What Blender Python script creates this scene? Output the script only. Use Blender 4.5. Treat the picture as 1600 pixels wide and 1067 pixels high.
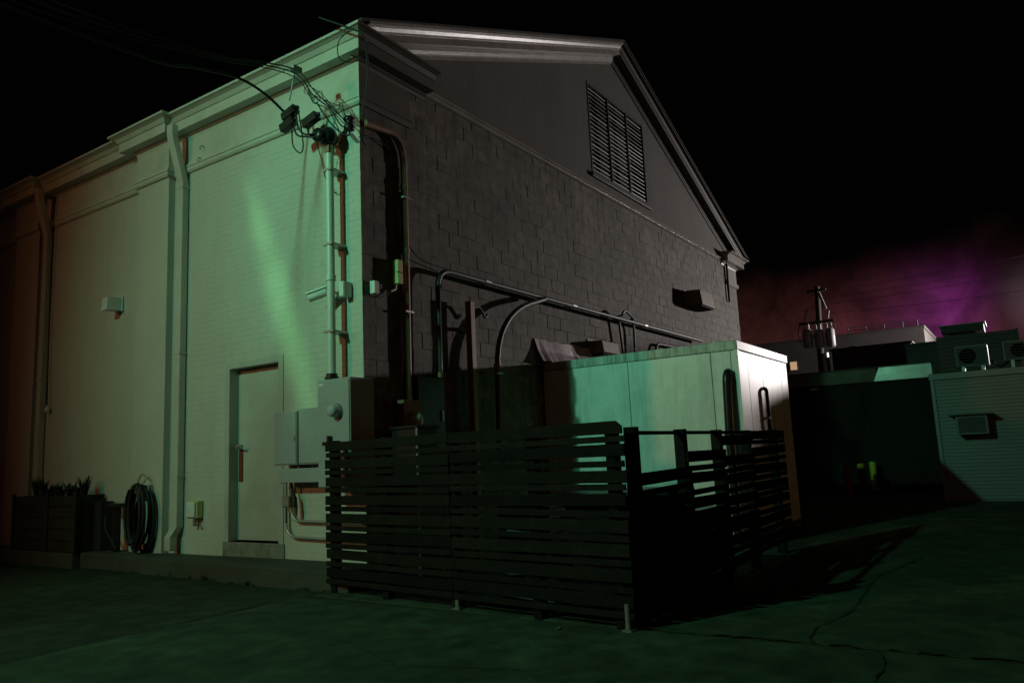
import bpy, math, random
from mathutils import Vector, Matrix
R = math.radians
for o in list(bpy.data.objects): bpy.data.objects.remove(o, do_unlink=True)
S = bpy.context.scene
COL = S.collection
random.seed(11)

# ------------------------------------------------------------------ camera
CAM = (-5.989, -5.948, 1.2805)
yaw, pitch, roll = 0.5856, 0.1478, -0.0466
fw = Vector((math.cos(yaw)*math.cos(pitch), math.sin(yaw)*math.cos(pitch), math.sin(pitch)))
r0 = Vector((math.sin(yaw), -math.cos(yaw), 0)); u0 = r0.cross(fw)
rt = r0*math.cos(roll)+u0*math.sin(roll); up = -r0*math.sin(roll)+u0*math.cos(roll)
cd = bpy.data.cameras.new('camera'); cam = bpy.data.objects.new('camera', cd); COL.objects.link(cam)
m = Matrix((rt, up, -fw)).transposed().to_4x4(); m.translation = Vector(CAM); cam.matrix_world = m
cd.sensor_width = 36; cd.lens = 1181.1/1600*36; cd.clip_end = 2000; cd.clip_start = .05
S.camera = cam
S.render.engine = 'CYCLES'
S.view_settings.view_transform = 'Standard'; S.view_settings.look = 'None'
S.view_settings.exposure = 0; S.view_settings.gamma = 1

# ------------------------------------------------------------------ world: black night sky, dim town glow low down
w = bpy.data.worlds.new('World'); S.world = w; w.use_nodes = True
nt = w.node_tree; N = nt.nodes; Lk = nt.links; N.clear()
def nd(t, **k):
    n = N.new(t)
    for a, b in k.items(): setattr(n, a, b)
    return n
def mth(op, a, b=None, c=None, clamp=False):
    n = N.new('ShaderNodeMath'); n.operation = op; n.use_clamp = clamp
    for i, v in enumerate((a, b, c)):
        if v is None: continue
        if isinstance(v, (int, float)): n.inputs[i].default_value = v
        else: Lk.new(v, n.inputs[i])
    return n.outputs[0]
tc = nd('ShaderNodeTexCoord'); sep = nd('ShaderNodeSeparateXYZ'); Lk.new(tc.outputs['Generated'], sep.inputs[0])
no = nd('ShaderNodeTexNoise'); no.inputs['Scale'].default_value = 7; no.inputs['Detail'].default_value = 5; Lk.new(tc.outputs['Generated'], no.inputs['Vector'])
# low red-brown glow: falls off with height, broken up by cloud
wob = mth('MULTIPLY_ADD', no.outputs['Fac'], .14, -.07)
elev = mth('ADD', sep.outputs['Z'], wob)
glow = mth('SUBTRACT', 1.0, mth('DIVIDE', mth('SUBTRACT', elev, .125), .105, clamp=True), clamp=True)
glow = mth('POWER', glow, 1.4)
def dirglow(d, sharp):
    d = Vector(d).normalized()
    dp = nd('ShaderNodeVectorMath', operation='DOT_PRODUCT'); Lk.new(tc.outputs['Generated'], dp.inputs[0]); dp.inputs[1].default_value = d
    n2 = mth('MULTIPLY_ADD', no.outputs['Fac'], .004, -.002)
    return mth('POWER', mth('ADD', dp.outputs['Value'], n2, clamp=True), sharp)
no2 = nd('ShaderNodeTexNoise'); no2.inputs['Scale'].default_value = 16; no2.inputs['Detail'].default_value = 6; no2.inputs['Roughness'].default_value = .6; no2.inputs['Distortion'].default_value = 1.2; Lk.new(tc.outputs['Generated'], no2.inputs['Vector'])
wisp = mth('MULTIPLY_ADD', no2.outputs['Fac'], 2.2, -.25, clamp=False)
glow = mth('MULTIPLY', glow, mth('MAXIMUM', wisp, .15))
pur = dirglow((.9878, .062, .136), 1200)
pur2 = dirglow((.985, .085, .135), 160)
wht = dirglow((.9919, -.040, .126), 2200)
def colmul(col, f):
    n = nd('ShaderNodeVectorMath', operation='SCALE'); n.inputs[0].default_value = col; Lk.new(f, n.inputs['Scale']); return n.outputs[0]
def vadd(a, b):
    n = nd('ShaderNodeVectorMath', operation='ADD'); Lk.new(a, n.inputs[0]); Lk.new(b, n.inputs[1]); return n.outputs[0]
tot = vadd(vadd(colmul((.037, .0115, .0085), glow), colmul((.080, .0045, .092), mth('MULTIPLY', pur, mth('MAXIMUM', wisp, .1)))),
           vadd(colmul((.018, .0014, .011), mth('MULTIPLY', pur2, glow)), colmul((.075, .062, .074), wht)))
bgc = nd('ShaderNodeVectorMath', operation='ADD'); Lk.new(tot, bgc.inputs[0]); bgc.inputs[1].default_value = (.0005, .00045, .0004)
bg = nd('ShaderNodeBackground'); Lk.new(bgc.outputs[0], bg.inputs['Color']); bg.inputs['Strength'].default_value = 1
wo = nd('ShaderNodeOutputWorld'); Lk.new(bg.outputs[0], wo.inputs[0])

# ------------------------------------------------------------------ street lamps of the place, plus added fill and spots (all outside the frame)
def lamp(name, loc, aim, col, power, size, cone, blend):
    l = bpy.data.lights.new(name, 'SPOT'); l.color = col; l.energy = power; l.shadow_soft_size = size
    l.spot_size = R(cone); l.spot_blend = blend
    o = bpy.data.objects.new(name, l); COL.objects.link(o); o.location = loc
    o.rotation_euler = (Vector(aim)-Vector(loc)).to_track_quat('-Z', 'Y').to_euler(); return o
lamp('mercury_street_lamp', (-10.9, 1.53, 8.0), (0, -1.7, 3.3), (.32, 1.0, .64), 2050, .12, 88, 1.0)
lamp('sodium_street_lamp', (-17.5, 8.2, 7.2), (1, -1.5, 3.4), (1.0, .40, .16), 1450, .45, 62, 1.0)
wl = bpy.data.lights.new('white_flood_lamp', 'POINT'); wl.color = (1.0, .91, .88); wl.energy = 6000; wl.shadow_soft_size = .25
wlo = bpy.data.objects.new('white_flood_lamp', wl); COL.objects.link(wlo); wlo.location = (25.5, -9.0, 5.05)
lamp('added_orange_fill', (-5.0, -34.0, 9.0), (3, 0, 2.5), (1.0, .36, .07), 500, .5, 60, .6)  # added fill, dim orange on the shaded gable; no particular lamp
# added spot standing in for light off a window pane: a slim bright streak
st = lamp('reflected_light_spot', (-10.6, 1.3, 7.4), (0, 1.42, 3.35), (.26, 1.0, .40), 1700, .13, 21, 1.0)
st.rotation_euler = ((Vector((0,1.42,3.35))-Vector(st.location)).to_track_quat('-Z','Y').to_matrix() @ Matrix.Rotation(R(22),3,'Z')).to_euler()
st.scale = (.13, 1, 1)
lamp('reflected_light_spot', (-10.6, 1.3, 7.4), (0, .35, 4.2), (.10, 1.0, .52), 800, .3, 26, 1.0)  # added second spot, broad green light to brighten the wall near the corner

# ------------------------------------------------------------------ helpers
WL = {}
class MB:
    def __init__(s): s.v = []; s.f = []; s.sm = []
    def add(s, vs, fs, sm=False):
        b = len(s.v); s.v += [tuple(x) for x in vs]; s.f += [tuple(b+i for i in f) for f in fs]; s.sm += [sm]*len(fs); return s
    def box(s, x0, x1, y0, y1, z0, z1):
        v = [(x, y, z) for z in (z0, z1) for y in (y0, y1) for x in (x0, x1)]
        return s.add(v, [(0,2,3,1),(4,5,7,6),(0,1,5,4),(1,3,7,5),(3,2,6,7),(2,0,4,6)])
    def bar(s, a, b, side, upv, ha, hu):
        # box along a->b, half-extents ha (along side) and hu (along upv)
        a, b = Vector(a), Vector(b); side = Vector(side).normalized()*ha; upv = Vector(upv).normalized()*hu
        v = []
        for p in (a, b):
            for i, j in ((-1,-1),(1,-1),(1,1),(-1,1)): v.append(p+side*i+upv*j)
        return s.add(v, [(3,2,1,0),(4,5,6,7),(0,1,5,4),(1,2,6,5),(2,3,7,6),(3,0,4,7)])
    def tube(s, pts, r, n=10, caps=True, closed=False):
        pts = [Vector(p) for p in pts]; k = len(pts)
        rr = r if isinstance(r, (list, tuple)) else [r]*k
        rings = []; ref = None
        for i, p in enumerate(pts):
            if closed: t = pts[(i+1) % k]-pts[i-1]
            else: t = pts[min(i+1, k-1)]-pts[max(i-1, 0)]
            t.normalize()
            if ref is None: ref = t.orthogonal().normalized()
            ref = (ref-t*ref.dot(t)); ref = ref.normalized() if ref.length > 1e-6 else t.orthogonal().normalized()
            q = t.cross(ref)
            rings.append([p+(ref*math.cos(2*math.pi*j/n)+q*math.sin(2*math.pi*j/n))*rr[i] for j in range(n)])
        v = [x for g in rings for x in g]; f = []
        for i in range(k if closed else k-1):
            i2 = (i+1) % k
            for j in range(n): f.append((i*n+j, i*n+(j+1) % n, i2*n+(j+1) % n, i2*n+j))
        s.add(v, f, True)
        if caps and not closed:
            s.add(rings[0], [tuple(range(n))[::-1]]); s.add(rings[-1], [tuple(range(n))])
        return s
    def cyl(s, a, b, r, n=14, r2=None): return s.tube([a, b], [r, r if r2 is None else r2], n)
    def lathe(s, c, prof, n=16, axis='z'):
        c = Vector(c); v = []
        for r_, h in prof:
            for j in range(n):
                a = 2*math.pi*j/n; p = (r_*math.cos(a), r_*math.sin(a), h)
                if axis == 'x': p = (p[2], p[0], p[1])
                if axis == 'y': p = (p[1], p[2], p[0])
                v.append(c+Vector(p))
        f = []
        for i in range(len(prof)-1):
            for j in range(n): f.append((i*n+j, i*n+(j+1) % n, (i+1)*n+(j+1) % n, (i+1)*n+j))
        s.add(v, f, True); s.add(v[:n], [tuple(range(n))[::-1]]); s.add(v[-n:], [tuple(range(n))]); return s
    def sweep(s, path, prof, caps=True, seg=None):
        # plan path (x,y); profile (outward, z); outward = left of travel, mitred
        n = len(path); P = [Vector(p) for p in path]; rows = []
        for i in range(n):
            d0 = (P[i]-P[i-1]).normalized() if i else None
            d1 = (P[i+1]-P[i]).normalized() if i < n-1 else None
            d0 = d0 or d1; d1 = d1 or d0
            n0 = Vector((-d0.y, d0.x)); n1 = Vector((-d1.y, d1.x)); mm = n0+n1; mm /= (mm.length_squared/2) if mm.length > 1e-6 else 1
            rows.append([(P[i].x+mm.x*e, P[i].y+mm.y*e, z) for e, z in prof])
        if seg: rows = rows[seg[0]:seg[1]]; n = len(rows)
        k = len(prof); v = [p for r_ in rows for p in r_]; f = []
        for i in range(n-1):
            for j in range(k-1): f.append((i*k+j, (i+1)*k+j, (i+1)*k+j+1, i*k+j+1))
        s.add(v, f)
        if caps: s.add(rows[0], [tuple(range(k))]); s.add(rows[-1], [tuple(range(k))[::-1]])
        return s
    def prism(s, poly, off):
        off = Vector(off); n = len(poly); v = [Vector(p) for p in poly]+[Vector(p)+off for p in poly]
        f = [tuple(range(n)), tuple(range(n, 2*n))[::-1]]+[(i, n+i, n+(i+1) % n, (i+1) % n) for i in range(n)]
        return s.add(v, f)
    def mesh(s, name, mat, org=(0,0,0)):
        me = bpy.data.meshes.new(name); ox, oy, oz = org
        me.from_pydata([(a-ox, b-oy, c-oz) for a, b, c in s.v], [], s.f)
        me.polygons.foreach_set('use_smooth', s.sm); me.materials.append(mat)
        me.validate(); me.update()
        bm_fix(me)
        return me
    def build(s, name, mat, parent=None, bev=0, loc=None):
        org = Vector(WL[parent.name]) if parent else Vector((0,0,0))
        if loc is not None: org = Vector(loc)
        o = bpy.data.objects.new(name, s.mesh(name, mat, org)); COL.objects.link(o)
        if parent:
            o.parent = parent; o.location = org-Vector(WL[parent.name])
        else: o.location = org
        WL[o.name] = tuple(org)
        if bev:
            b = o.modifiers.new('Bevel', 'BEVEL'); b.width = bev; b.segments = 2; b.limit_method = 'ANGLE'; b.angle_limit = R(40)
        return o
import bmesh
def bm_fix(me):
    bm = bmesh.new(); bm.from_mesh(me); bmesh.ops.recalc_face_normals(bm, faces=bm.faces); bm.to_mesh(me); bm.free()
def tag(o, label=None, cat=None, group=None, kind=None):
    if label: o['label'] = label
    if cat: o['category'] = cat
    if group: o['group'] = group
    if kind: o['kind'] = kind
    return o
def thing(name, loc, label, cat, group=None):
    o = bpy.data.objects.new(name, None); COL.objects.link(o); o.location = loc; WL[o.name] = tuple(loc); o.empty_display_size = .1
    return tag(o, label, cat, group)
def arc(p0, p1, p2, n=8):
    p0, p1, p2 = Vector(p0), Vector(p1), Vector(p2)
    return [p0*(1-t)**2+p1*2*t*(1-t)+p2*t*t for t in [i/n for i in range(n+1)]]
def smooth(pts, n=6):
    P = [Vector(p) for p in pts]; out = []
    for i in range(len(P)-1):
        a, b, c, d = P[max(i-1,0)], P[i], P[i+1], P[min(i+2, len(P)-1)]
        for k in range(n):
            t = k/n
            out.append(.5*((2*b)+(c-a)*t+(2*a-5*b+4*c-d)*t*t+(3*b-a-3*c+d)*t**3))
    return out+[P[-1]]

# ------------------------------------------------------------------ materials
def mat(name, col, rough=.7, metal=0., var=.15, scale=3., bump=0., bscale=60., grime=0., gcol=(.05,.045,.035), gscale=1.2, streak=False, spec=.5, objvar=0., island=0., var2=0., scale2=90., gmin=.48, patch=0., pcol=(.3,.3,.3), pscale=.7):
    M = bpy.data.materials.new(name); M.use_nodes = True; t = M.node_tree; n = t.nodes; l = t.links
    p = n['Principled BSDF']; p.inputs['Roughness'].default_value = rough; p.inputs['Metallic'].default_value = metal
    p.inputs['Specular IOR Level'].default_value = spec
    geo = n.new('ShaderNodeNewGeometry'); pos = geo.outputs['Position']
    a = n.new('ShaderNodeTexNoise'); a.inputs['Scale'].default_value = scale; a.inputs['Detail'].default_value = 6; a.inputs['Roughness'].default_value = .65; l.new(pos, a.inputs['Vector'])
    mr = n.new('ShaderNodeMapRange'); mr.inputs['From Min'].default_value = .3; mr.inputs['From Max'].default_value = .7
    mr.inputs['To Min'].default_value = 1-var; mr.inputs['To Max'].default_value = 1+var; l.new(a.outputs['Fac'], mr.inputs['Value'])
    val = mr.outputs[0]
    if var2:
        a2 = n.new('ShaderNodeTexNoise'); a2.inputs['Scale'].default_value = scale2; a2.inputs['Detail'].default_value = 3; l.new(pos, a2.inputs['Vector'])
        m3 = n.new('ShaderNodeMapRange'); m3.inputs['From Min'].default_value = .35; m3.inputs['From Max'].default_value = .65
        m3.inputs['To Min'].default_value = 1-var2; m3.inputs['To Max'].default_value = 1+var2; l.new(a2.outputs['Fac'], m3.inputs['Value'])
        mu2 = n.new('ShaderNodeMath'); mu2.operation = 'MULTIPLY'; l.new(val, mu2.inputs[0]); l.new(m3.outputs[0], mu2.inputs[1]); val = mu2.outputs[0]
    if island:
        m4 = n.new('ShaderNodeMapRange'); l.new(geo.outputs['Random Per Island'], m4.inputs['Value']); m4.inputs['To Min'].default_value = 1-island; m4.inputs['To Max'].default_value = 1+island
        mu4 = n.new('ShaderNodeMath'); mu4.operation = 'MULTIPLY'; l.new(val, mu4.inputs[0]); l.new(m4.outputs[0], mu4.inputs[1]); val = mu4.outputs[0]
    if objvar:
        oi = n.new('ShaderNodeObjectInfo'); m2 = n.new('ShaderNodeMapRange'); l.new(oi.outputs['Random'], m2.inputs['Value'])
        m2.inputs['To Min'].default_value = 1-objvar; m2.inputs['To Max'].default_value = 1+objvar
        mu = n.new('ShaderNodeMath'); mu.operation = 'MULTIPLY'; l.new(val, mu.inputs[0]); l.new(m2.outputs[0], mu.inputs[1]); val = mu.outputs[0]
    sc = n.new('ShaderNodeVectorMath'); sc.operation = 'SCALE'; sc.inputs[0].default_value = col; l.new(val, sc.inputs['Scale']); c = sc.outputs[0]
    if patch:
        pa = n.new('ShaderNodeTexNoise'); pa.inputs['Scale'].default_value = pscale; pa.inputs['Detail'].default_value = 9; pa.inputs['Roughness'].default_value = .72; l.new(pos, pa.inputs['Vector'])
        pm = n.new('ShaderNodeMapRange'); pm.inputs['From Min'].default_value = .53; pm.inputs['From Max'].default_value = .66; pm.inputs['To Max'].default_value = patch; l.new(pa.outputs['Fac'], pm.inputs['Value'])
        px_ = n.new('ShaderNodeMix'); px_.data_type = 'RGBA'; l.new(pm.outputs[0], px_.inputs['Factor']); l.new(c, px_.inputs['A']); px_.inputs['B'].default_value = (*pcol, 1); c = px_.outputs['Result']
    if grime:
        g = n.new('ShaderNodeTexNoise'); g.inputs['Scale'].default_value = gscale; g.inputs['Detail'].default_value = 8; g.inputs['Roughness'].default_value = .7
        if streak:
            mp = n.new('ShaderNodeMapping'); mp.inputs['Scale'].default_value = (4, 4, .45); l.new(pos, mp.inputs['Vector']); l.new(mp.outputs[0], g.inputs['Vector'])
        else: l.new(pos, g.inputs['Vector'])
        gr = n.new('ShaderNodeMapRange'); gr.inputs['From Min'].default_value = gmin; gr.inputs['From Max'].default_value = .75; gr.inputs['To Max'].default_value = grime; l.new(g.outputs['Fac'], gr.inputs['Value'])
        mx = n.new('ShaderNodeMix'); mx.data_type = 'RGBA'; l.new(gr.outputs[0], mx.inputs['Factor']); l.new(c, mx.inputs['A']); mx.inputs['B'].default_value = (*gcol, 1); c = mx.outputs['Result']
    l.new(c, p.inputs['Base Color'])
    if bump:
        b = n.new('ShaderNodeTexNoise'); b.inputs['Scale'].default_value = bscale; b.inputs['Detail'].default_value = 4; l.new(pos, b.inputs['Vector'])
        bp = n.new('ShaderNodeBump'); bp.inputs['Strength'].default_value = bump; bp.inputs['Distance'].default_value = .01; l.new(b.outputs['Fac'], bp.inputs['Height']); l.new(bp.outputs[0], p.inputs['Normal'])
    return M
def emis(name, col, st):
    M = bpy.data.materials.new(name); M.use_nodes = True; p = M.node_tree.nodes['Principled BSDF']
    p.inputs['Base Color'].default_value = (*col, 1); p.inputs['Emission Color'].default_value = (*col, 1); p.inputs['Emission Strength'].default_value = st; return M
PAINT = mat('painted_brick', (.52,.50,.44), .62, var=.05, scale=2., bump=.12, bscale=45, grime=.22, gcol=(.30,.27,.2), gscale=.9, streak=True)
MORT = mat('painted_mortar', (.50,.48,.42), .65, var=.06, bump=.2, bscale=60)
TRIM = mat('white_trim_paint', (.54,.52,.46), .5, var=.06, scale=4, bump=.08, bscale=30, grime=.35, gcol=(.22,.2,.15), gscale=1.5)
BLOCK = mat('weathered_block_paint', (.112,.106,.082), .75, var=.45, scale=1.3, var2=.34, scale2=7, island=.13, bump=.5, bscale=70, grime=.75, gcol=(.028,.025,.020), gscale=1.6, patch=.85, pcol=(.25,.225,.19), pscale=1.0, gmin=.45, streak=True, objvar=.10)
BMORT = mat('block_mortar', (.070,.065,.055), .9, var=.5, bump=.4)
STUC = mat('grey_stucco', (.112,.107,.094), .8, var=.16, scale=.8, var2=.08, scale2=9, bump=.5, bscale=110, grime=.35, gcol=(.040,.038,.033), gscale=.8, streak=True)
RTRIM = mat('taupe_dimmed_trim', (.092,.086,.070), .6, var=.12, scale=5, bump=.15, grime=.4, gcol=(.03,.028,.022), gscale=2)  # taupe returns; on the right rake the dark colour stands in for dim light
FOOTM = mat('weathered_steel', (.16,.16,.15), .6, var=.3, scale=15)
GPIPE = mat('dark_grey_pipe_paint', (.060,.056,.052), .5, var=.2, scale=10)
GTRIM = mat('aged_gloss_trim', (.36,.35,.32), .30, var=.15, scale=6, bump=.25, bscale=25, grime=.5, gcol=(.06,.055,.045), gscale=2)
ROOF = mat('roof_felt', (.06,.058,.055), .85, var=.3, bump=.6, bscale=40)
DARKV = mat('dark_louvre_void', (.012,.012,.012), .9)
LOUV = mat('louvre_paint', (.09,.085,.078), .5, var=.1)
DOORM = mat('door_paint', (.48,.47,.42), .45, var=.07, scale=1.5, grime=.4, gcol=(.22,.19,.14), gscale=1.6)
CONC = mat('concrete', (.056,.056,.042), .88, var=.3, scale=4, bump=.5, bscale=50, grime=.6, gcol=(.04,.038,.03), gscale=2)
SILL = mat('worn_sill_concrete', (.24,.225,.19), .85, var=.3, scale=6, bump=.6, bscale=40, grime=.8, gcol=(.06,.055,.04), gscale=4)
GALV = mat('grey_enamel_steel', (.36,.38,.38), .45, var=.06, scale=5, grime=.25, gcol=(.2,.19,.17))
STEEL = mat('galvanised_steel', (.42,.42,.41), .42, .6, var=.15, scale=12)
PIPEW = mat('white_conduit_paint', (.62,.62,.56), .4, var=.05)
RUST = mat('brown_painted_conduit', (.26,.15,.09), .55, var=.2, scale=8)
BLACK = mat('black_rubber', (.006,.006,.006), .6, var=.1)
BPLAS = mat('black_plastic', (.016,.016,.016), .35)
WOOD = mat('dark_stained_timber', (.0068,.0068,.0044), .82, spec=.2, var=.5, scale=6, bump=.6, bscale=28, objvar=.55, var2=.3, scale2=40)
PWOOD = mat('planter_timber', (.020,.016,.013), .8, var=.3, objvar=.2)
COOL = mat('white_insulated_panel', (.82,.82,.80), .4, var=.03, scale=1.5, grime=.45, gcol=(.30,.27,.20), gscale=1.9, streak=True, var2=.05, scale2=6)
COOLT = mat('mouldy_metal_trim', (.58,.58,.54), .45, var=.2, scale=10, grime=1.0, gmin=.40, gcol=(.035,.04,.026), gscale=5.0, streak=True)
SEAL = mat('panel_seam', (.10,.10,.09), .8)
YEL = mat('yellow_paint', (.55,.50,.03), .5, var=.12, scale=8)
RED = mat('faded_red_paint', (.16,.03,.018), .6, var=.2, scale=8)
YBOX = mat('yellowed_plastic', (.52,.50,.20), .45)
WPLAS = mat('white_plastic', (.7,.7,.66), .35)
GLASSD = mat('meter_glass', (.5,.52,.52), .08, .0, spec=.9)
ASPH = mat('asphalt', (.030,.044,.027), .88, var=.35, scale=1.1, bump=.9, bscale=110, grime=.7, gcol=(.015,.018,.014), gscale=.9, spec=.3, var2=.30, scale2=5)
SLAB = mat('worn_concrete_paving', (.044,.070,.040), .86, var=.45, scale=.9, bump=.9, bscale=120, grime=.7, gcol=(.013,.026,.012), gscale=1.1, spec=.3, var2=.30, scale2=5)
SIDE = mat('ribbed_metal_siding', (.24,.25,.245), .5, var=.07, scale=1.2, grime=.2, gcol=(.2,.19,.15))
DBRK = mat('dark_brick_wall', (.012,.010,.008), .9, var=.3, scale=5, bump=.5)
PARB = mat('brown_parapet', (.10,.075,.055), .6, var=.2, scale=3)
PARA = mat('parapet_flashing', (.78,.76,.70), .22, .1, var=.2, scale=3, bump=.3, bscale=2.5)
FARW = mat('far_wall', (.11,.10,.095), .85, var=.1)
FARD = mat('far_dark_cladding', (.05,.048,.05), .7, var=.2)
ACM = mat('ac_casing', (.20,.20,.19), .5, var=.1)
GRILL = mat('ac_grille', (.06,.06,.06), .6)
POLE = mat('pole_timber', (.055,.045,.038), .85, var=.2)
TRAN = mat('transformer_grey', (.42,.42,.42), .45)
LEAF = mat('planter_leaf', (.014,.02,.010), .7, var=.3, objvar=.3)
WEED = mat('weed_green', (.04,.06,.022), .7, var=.3)
DLEAF = mat('dry_leaf', (.16,.12,.045), .8, var=.3)
SOIL = mat('soil', (.02,.017,.013), .95, bump=.6)
CRACK = mat('crack_dirt', (.016,.018,.013), .95, var=.5, scale=20)
GLOWW = emis('lit_window', (1.0,.62,.36), .45)
VENTM = mat('rusty_vent_metal', (.20,.15,.11), .6, var=.3, scale=6, grime=.5, gcol=(.06,.035,.02), gscale=3)
TARP = mat('grey_flashing_sheet', (.52,.47,.49), .38, .2, var=.15, scale=6, bump=.5, bscale=7, grime=.6, gcol=(.08,.075,.06), gscale=4, streak=True)

# ------------------------------------------------------------------ ground
g = MB(); g.add([(-300,-300,-.004),(300,-300,-.004),(300,300,-.004),(-300,300,-.004)], [(0,1,2,3)])
ground = tag(g.build('ground', ASPH), kind='structure')
def slab(pts, z):
    b = MB(); b.prism([(x, y, z-.06) for x, y in pts], (0,0,.06)); return tag(b.build('paving_slab', SLAB, ground, bev=.006), 'pale worn concrete paving bay')
slab([(-.70,-9),(-.835,-3.6),(-.835,.06),(-2.75,.14),(-4.9,.10),(-9.5,.20),(-9.5,-9)], .004)
slab([(-.78,-3.55),(-.66,-9),(7.4,-9),(7.4,-3.55)], .004)
slab([(7.44,-3.55),(7.44,-9),(14,-9),(14,-3.55)], .005)
slab([(-.70,.02),(-.835,-3.5),(3.7,-3.5),(3.7,-.02)], .003)
def crack(pts, wdt, z=.0125):
    rs = random.Random(len(pts)*7+int(pts[0][0]*50)); P = []
    for i in range(len(pts)-1):
        a, b = Vector(pts[i]), Vector(pts[i+1]); k = max(2, int((b-a).length/.05))
        for j in range(k): P.append(a.lerp(b, j/k)+Vector((rs.uniform(-.022,.022), rs.uniform(-.022,.022))))
    P.append(Vector(pts[-1])); vs = []; 
    for i, p in enumerate(P):
        d = (P[min(i+1,len(P)-1)]-P[max(i-1,0)]).normalized(); q = Vector((-d.y, d.x))*wdt*rs.uniform(.25,1.3)
        vs += [(p.x+q.x, p.y+q.y, z), (p.x-q.x, p.y-q.y, z)]
    b = MB(); b.add(vs, [(2*i, 2*i+1, 2*i+3, 2*i+2) for i in range(len(P)-1)]); return b.build('crack', CRACK, ground)
crack([(-1.6,-5.14),(-1.38,-5.12),(-.964,-5.126),(-.75,-5.0)], .008)
crack([(-.74,-4.66),(-.68,-4.634),(-.303,-4.613),(.3,-4.72),(.957,-4.697),(1.753,-4.65),(3.2,-4.9)], .009)
crack([(-.80,-3.56),(-.74,-5.8),(-.69,-8.5)], .014, .0105)
crack([(-2.1,-1.0),(-1.9,-1.6),(-2.3,-2.5),(-2.0,-3.4)], .004, .0085)
crack([(-.72,.04),(-1.27,.13),(-2.75,.17),(-5,.13)], .016, .008)

# ------------------------------------------------------------------ the big building
B = thing('masonry_building', (0,0,0), 'large white painted brick building with gable end of grey blocks', 'building')
YEND = 24.0; XEND = 14.0; PK = 7.0; PKZ = 9.22; EAVE = 6.17
DY0, DY1, DZ0, DZ1 = 1.37, 2.40, .376, 2.56          # door opening
PIL = [(3.65, 4.42), (7.40, 8.22), (11.2, 12.0), (15.0, 15.8)]
bw = MB()
bw.box(0, .3, .002, DY0, -.1, 6.0); bw.box(0, .3, DY1, YEND, -.1, 6.0); bw.box(0, .3, DY0, DY1, DZ1, 6.0); bw.box(0, .3, DY0, DY1, -.1, DZ0)
brick_wall = bw.build('brick_wall', MORT, B)
# bricks, running bond
bl, bh, jt = .215, .073, .007
cells = []
row = 0; z = .21
while z+bh < 5.36:
    y = .0015-(row % 2)*bl/2
    while y < 10.0:
        a, b = max(y, .0), min(y+bl-jt, 10.0)
        segs = [(a, b)]
        if z < DZ1+.0 and z+bh > DZ0-.09:
            segs = [s for s in ((a, min(b, DY0-.045)), (max(a, DY1+.045), b)) if s[1]-s[0] > .03]
        for p0, p1 in PIL[:2]:
            segs = [q for s in segs for q in ((s[0], min(s[1], p0)), (max(s[0], p1), s[1])) if q[1]-q[0] > .03]
        for s in segs:
            if s[1]-s[0] > .02: cells.append((s[0], s[1], z, z+bh-jt))
        y += bl
    z += bh; row += 1
cv = Vector(CAM)
cells.sort(key=lambda c: (Vector((0, (c[0]+c[1])/2, (c[2]+c[3])/2))-cv).length)
meshes = {}
def cut_piece(parent, name, M, axis, a, b, z0, z1, proud, bevel=.0022, bz=.0022):
    key = (name, round(b-a, 3), round(z1-z0, 3), proud)
    if key not in meshes:
        L, h, v = (b-a)/2, (z1-z0)/2, []
        mb = MB(); ins = bevel
        v = [(-L, 0, -h), (L, 0, -h), (L, 0, h), (-L, 0, h), (-L+ins, -proud, -h+bz), (L-ins, -proud, -h+bz), (L-ins, -proud, h-bz), (-L+ins, -proud, h-bz)]
        fs = [(0,1,5,4),(1,2,6,5),(2,3,7,6),(3,0,4,7),(4,5,6,7)]
        if axis == 'y': v = [(q[1], -q[0], q[2]) for q in v]
        mb.add(v, fs); me = bpy.data.meshes.new(name); me.from_pydata(mb.v, [], mb.f); me.materials.append(M); me.update(); meshes[key] = me
    o = bpy.data.objects.new(name, meshes[key]); COL.objects.link(o); o.parent = parent
    return o
rb = random.Random(3)
PR = (.0012, .0019, .0028)
for c in cells[:300]:
    o = cut_piece(brick_wall, 'brick', PAINT, 'y', *c, rb.choice(PR)); o.location = (0, (c[0]+c[1])/2, (c[2]+c[3])/2)
rest = MB()
def piece_into(mb, axis, a, b, z0, z1, p, ins=.0022, bz=.0022):
    v = [(a, 0, z0), (b, 0, z0), (b, 0, z1), (a, 0, z1), (a+ins, -p, z0+bz), (b-ins, -p, z0+bz), (b-ins, -p, z1-bz), (a+ins, -p, z1-bz)]
    fs = [(0,1,5,4),(1,2,6,5),(2,3,7,6),(3,0,4,7),(4,5,6,7)]
    if axis == 'y': v = [(q[1], q[0], q[2]) for q in v]; fs = [f[::-1] for f in fs]
    mb.add(v, fs)
for c in cells[300:]: piece_into(rest, 'y', *c, rb.choice(PR))
tag(rest.build('bricks', PAINT, brick_wall), kind='stuff')
for y0, y1 in PIL:
    b = MB(); b.box(-.10, .01, y0, y1, -.05, 5.38); b.build('pilaster', PAINT, B, bev=.006)
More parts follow.
